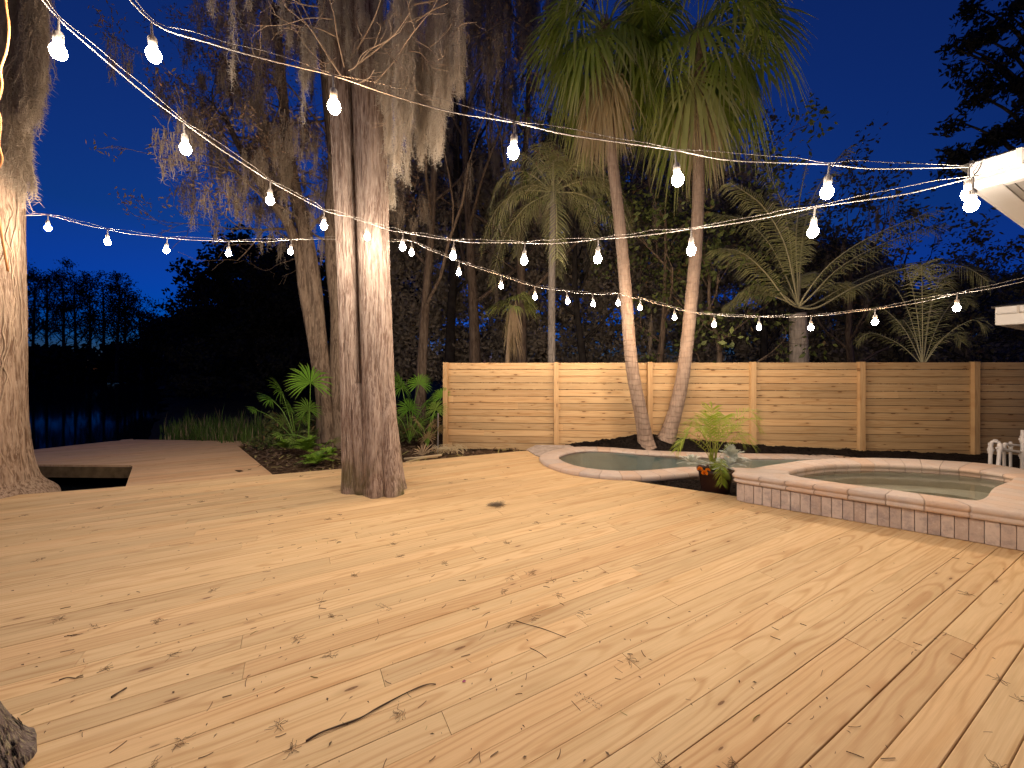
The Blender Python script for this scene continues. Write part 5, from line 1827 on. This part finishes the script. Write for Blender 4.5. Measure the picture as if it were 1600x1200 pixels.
strand('farthest strand running low from the left trunk behind the cypress, past both fan palms',
       [(A4, B4, on_line(38, 337, A4, B4), on_line(540, 372, A4, B4), [(75, 356, 0), (168, 378, 0), (260, 391, 0), (357, 396, 0), (454, 393, 0)]),
        (A5, B5, on_line(560, 376, (-2.0, 5.78), B5), on_line(988, 465, A5, B5), [(643, 395, 0), (717, 426, 0), (783, 447, 1), (836, 464, 0), (887, 471, 0), (927, 475, 0), (966, 474, 0)]),
        (A6, B6, on_line(992, 466, A6, B6), on_line(1076, 488, A6, B6), [(1000, 481, 1), (1054, 496, 1)]),
        (A7, B7, on_line(1084, 489, A7, B7), P(1640, 430, 4.3), [(1116, 507, 0), (1186, 512, 0), (1267, 512, 0), (1367, 503, 1), (1495, 481, 0)])], 0.0032, 0.0018, 3)

# orange cord hanging down the left edge
mb = MB()
cp = [P(8, -60, 2.05), P(9, 0, 2.05), (P(14, 45, 2.05)), P(10, 80, 2.05), P(1, 108, 2.05), P(3, 135, 2.05), P(-4, 165, 2.05), P(1, 190, 2.05), P(-2, 225, 2.05), P(3, 250, 2.05), P(-8, 290, 2.05)]
cp.append(Vector((-2.6, 2.0, 2.2)))
cp = [Vector((-2.55, 1.95, 4.0))] + cp
mb.tube(smoothpath(cp, 6), 0.005, 6, True)
tag(mb.build('power_cord', M['orange_cord'], None, smooth=True), 'thin wavy orange cord hanging down the upper left edge', 'cord')

# ================================================================== litter on the deck
rng = random.Random(99)
mb = MB()
def bit(x, y, kind, s=1.0):
    c = (rng.random(), 1.0 if rng.random() < 0.06 else 0.0, 0)
    a = rng.uniform(0, 6.28)
    if kind == 0:      # twig or needle
        L = rng.uniform(0.015, 0.075) * s; k = rng.uniform(-1.2, 1.2) / max(L, 0.02) * 0.6
        pts = []; q = Vector((x, y, 0.004)); h = a
        for i in range(6):
            pts.append(q.copy()); h += k * L / 5; q = q + Vector((math.cos(h), math.sin(h), 0)) * L / 5
        mb.tube(pts, rng.uniform(0.0010, 0.0024), 3, False, c)
    elif kind == 1:    # flake
        L = rng.uniform(0.004, 0.015) * s; w = L * rng.uniform(0.25, 0.5)
        d = Vector((math.cos(a), math.sin(a), 0)); n = Vector((-math.sin(a), math.cos(a), 0)); p = Vector((x, y, 0.004))
        mb.quad(p - d * L, p + n * w + Z1 * 0.003, p + d * L, p - n * w + Z1 * 0.002, c)
    else:              # wisp of moss
        for j in range(rng.randint(8, 14)):
            h = rng.uniform(0, 6.28); q = Vector((x + rng.gauss(0, .012), y + rng.gauss(0, .012), 0.004)); pts = []
            for i in range(6):
                pts.append(q.copy()); h += rng.uniform(-.8, .8); q = q + Vector((math.cos(h), math.sin(h), rng.uniform(-.1, .14))) * 0.008
                q.z = max(0.003, q.z)
            mb.tube(pts, 0.0009, 3, False, (0.3 + 0.4 * rng.random(), 0, 0))
dp = [Vector((a, b, 0)) for a, b in deck_poly]
cnt = 0
while cnt < 760:
    D = 1.3 + 6.2 * rng.random() ** 1.25
    px = rng.uniform(-40, 1640)
    x = (px - HX) / F_PX * D
    if not in_poly(x, D, deck_poly): continue
    dens = (0.25 + 1.2 * max(0, mnoise.noise(Vector((x * 1.1, D * 1.1, 4))) + 0.25)) * (0.35 + 0.65 * (1 if px < 900 else max(0.15, 1 - (px - 900) / 700)))
    if rng.random() > dens: continue
    cnt += 1
    bit(x, D, rng.choice((0, 0, 0, 0, 0, 0, 1, 1, 1, 2)) if rng.random() < 0.55 else 1, 0.9)
for (px, py) in [(95, 965), (240, 975), (165, 1045), (510, 1030), (440, 1135), (445, 1185), (460, 995), (840, 970), (880, 932), (250, 1185), (265, 1028), (700, 880), (780, 851), (1500, 925), (1140, 1190)]:
    g = G(px, py)
    for j in range(1): bit(g.x + rng.gauss(0, .02), g.y + rng.gauss(0, .02), 2)
tag(mb.build('deck_litter', M['litter']), 'needles, flakes and moss wisps scattered on the deck', None, None, 'stuff')


def stick(label, px, r, name='fallen_twig'):
    pts = [G(a, b) + Z1 * (r + 0.001) for a, b in px]
    m = MB(); pp = smoothpath(pts, 5)
    m.tube(pp, [r * (0.75 + 0.5 * math.sin(i * 0.9) * 0.2 - 0.3 * i / len(pp)) for i in range(len(pp))], 6, True, (0.25, 0, 0))
    tag(m.build(name, M['litter'], None, smooth=True), label, 'twig', 'twigs lying on the deck')
stick('longest fallen stick, grey brown and gently curved, lying on the front boards', [(478, 1160), (505, 1145), (560, 1125), (590, 1108), (640, 1082), (668, 1071), (681, 1071)], 0.0055)
stick('straight dark twig slanting down to the right in front of the spa side', [(806, 971), (822, 976), (850, 984), (884, 997)], 0.0035)
stick('short dark twig next to a moss tuft on the left boards', [(92, 1064), (105, 1060), (118, 1061), (130, 1059)], 0.004)
stick('short thick bark sliver lying on the left front boards', [(174, 1092), (186, 1084), (198, 1077)], 0.0075)
stick('small pale twig below the straight dark one', [(828, 1013), (842, 1020), (854, 1029)], 0.0025)
# soft grey moss tuft and a magenta petal
m = MB()
g = G(776, 790)
for j in range(120):
    h = rng.uniform(0, 6.28); q = g + Vector((rng.gauss(0, .035), rng.gauss(0, .025), 0.005 + abs(rng.gauss(0, .015)))); pts = []
    for i in range(6):
        pts.append(q.copy()); h += rng.uniform(-.9, .9); q = q + Vector((math.cos(h), math.sin(h), rng.uniform(-.4, .4))) * 0.016; q.z = max(.003, q.z)
    m.tube(pts, 0.0016, 3, False, (0.15, 0, 0))
tag(m.build('moss_tuft', M['moss_dim']), 'grey brown moss tuft lying alone on the deck right of the cypress', 'moss')
m = MB(); g = G(725, 1066)
m.quad(g + Vector((-.012, 0, .004)), g + Vector((0, -.008, .006)), g + Vector((.013, .003, .005)), g + Vector((0, .009, .008)))
tag(m.build('flower_petal', plain('magenta_petal', (0.35, 0.06, 0.16), 0.6, 0.3)), 'single magenta flower petal on the front boards', 'petal')
# faint grade stamps at two board ends: rows of dot matrix strokes
def stamp(px0, py0, px1, py1, label, seed):
    r_ = random.Random(seed); a, b = G(px0, py0), G(px1, py1); d = b - a; L = d.length; d.normalize(); n = Vector((-d.y, d.x, 0))
    m = MB(); t = 0.0
    while t < L:
        w = r_.uniform(.004, .009)
        for row in (-1, 1):
            if r_.random() < .85:
                c = a + d * t + n * row * .011 + Z1 * .0035
                for q in range(r_.randint(1, 3)):
                    c2 = c + n * r_.uniform(-.006, .006)
                    h = n * .0014 if r_.random() < .6 else n * .0045
                    dd = d * (w * .5 if h.length < .002 else .0012)
                    m.quad(c2 - dd - h, c2 + dd - h, c2 + dd + h, c2 - dd + h)
        t += w + .004
    tag(m.build('ink_stamp', M['ink']), label, 'ink stamp', 'ink stamps on the boards')
stamp(901, 1084, 941, 1107, 'two row ink stamp across a board nearer the camera', 4)
stamp(590, 944, 610, 954, 'smaller ink stamp on a board farther back', 6)
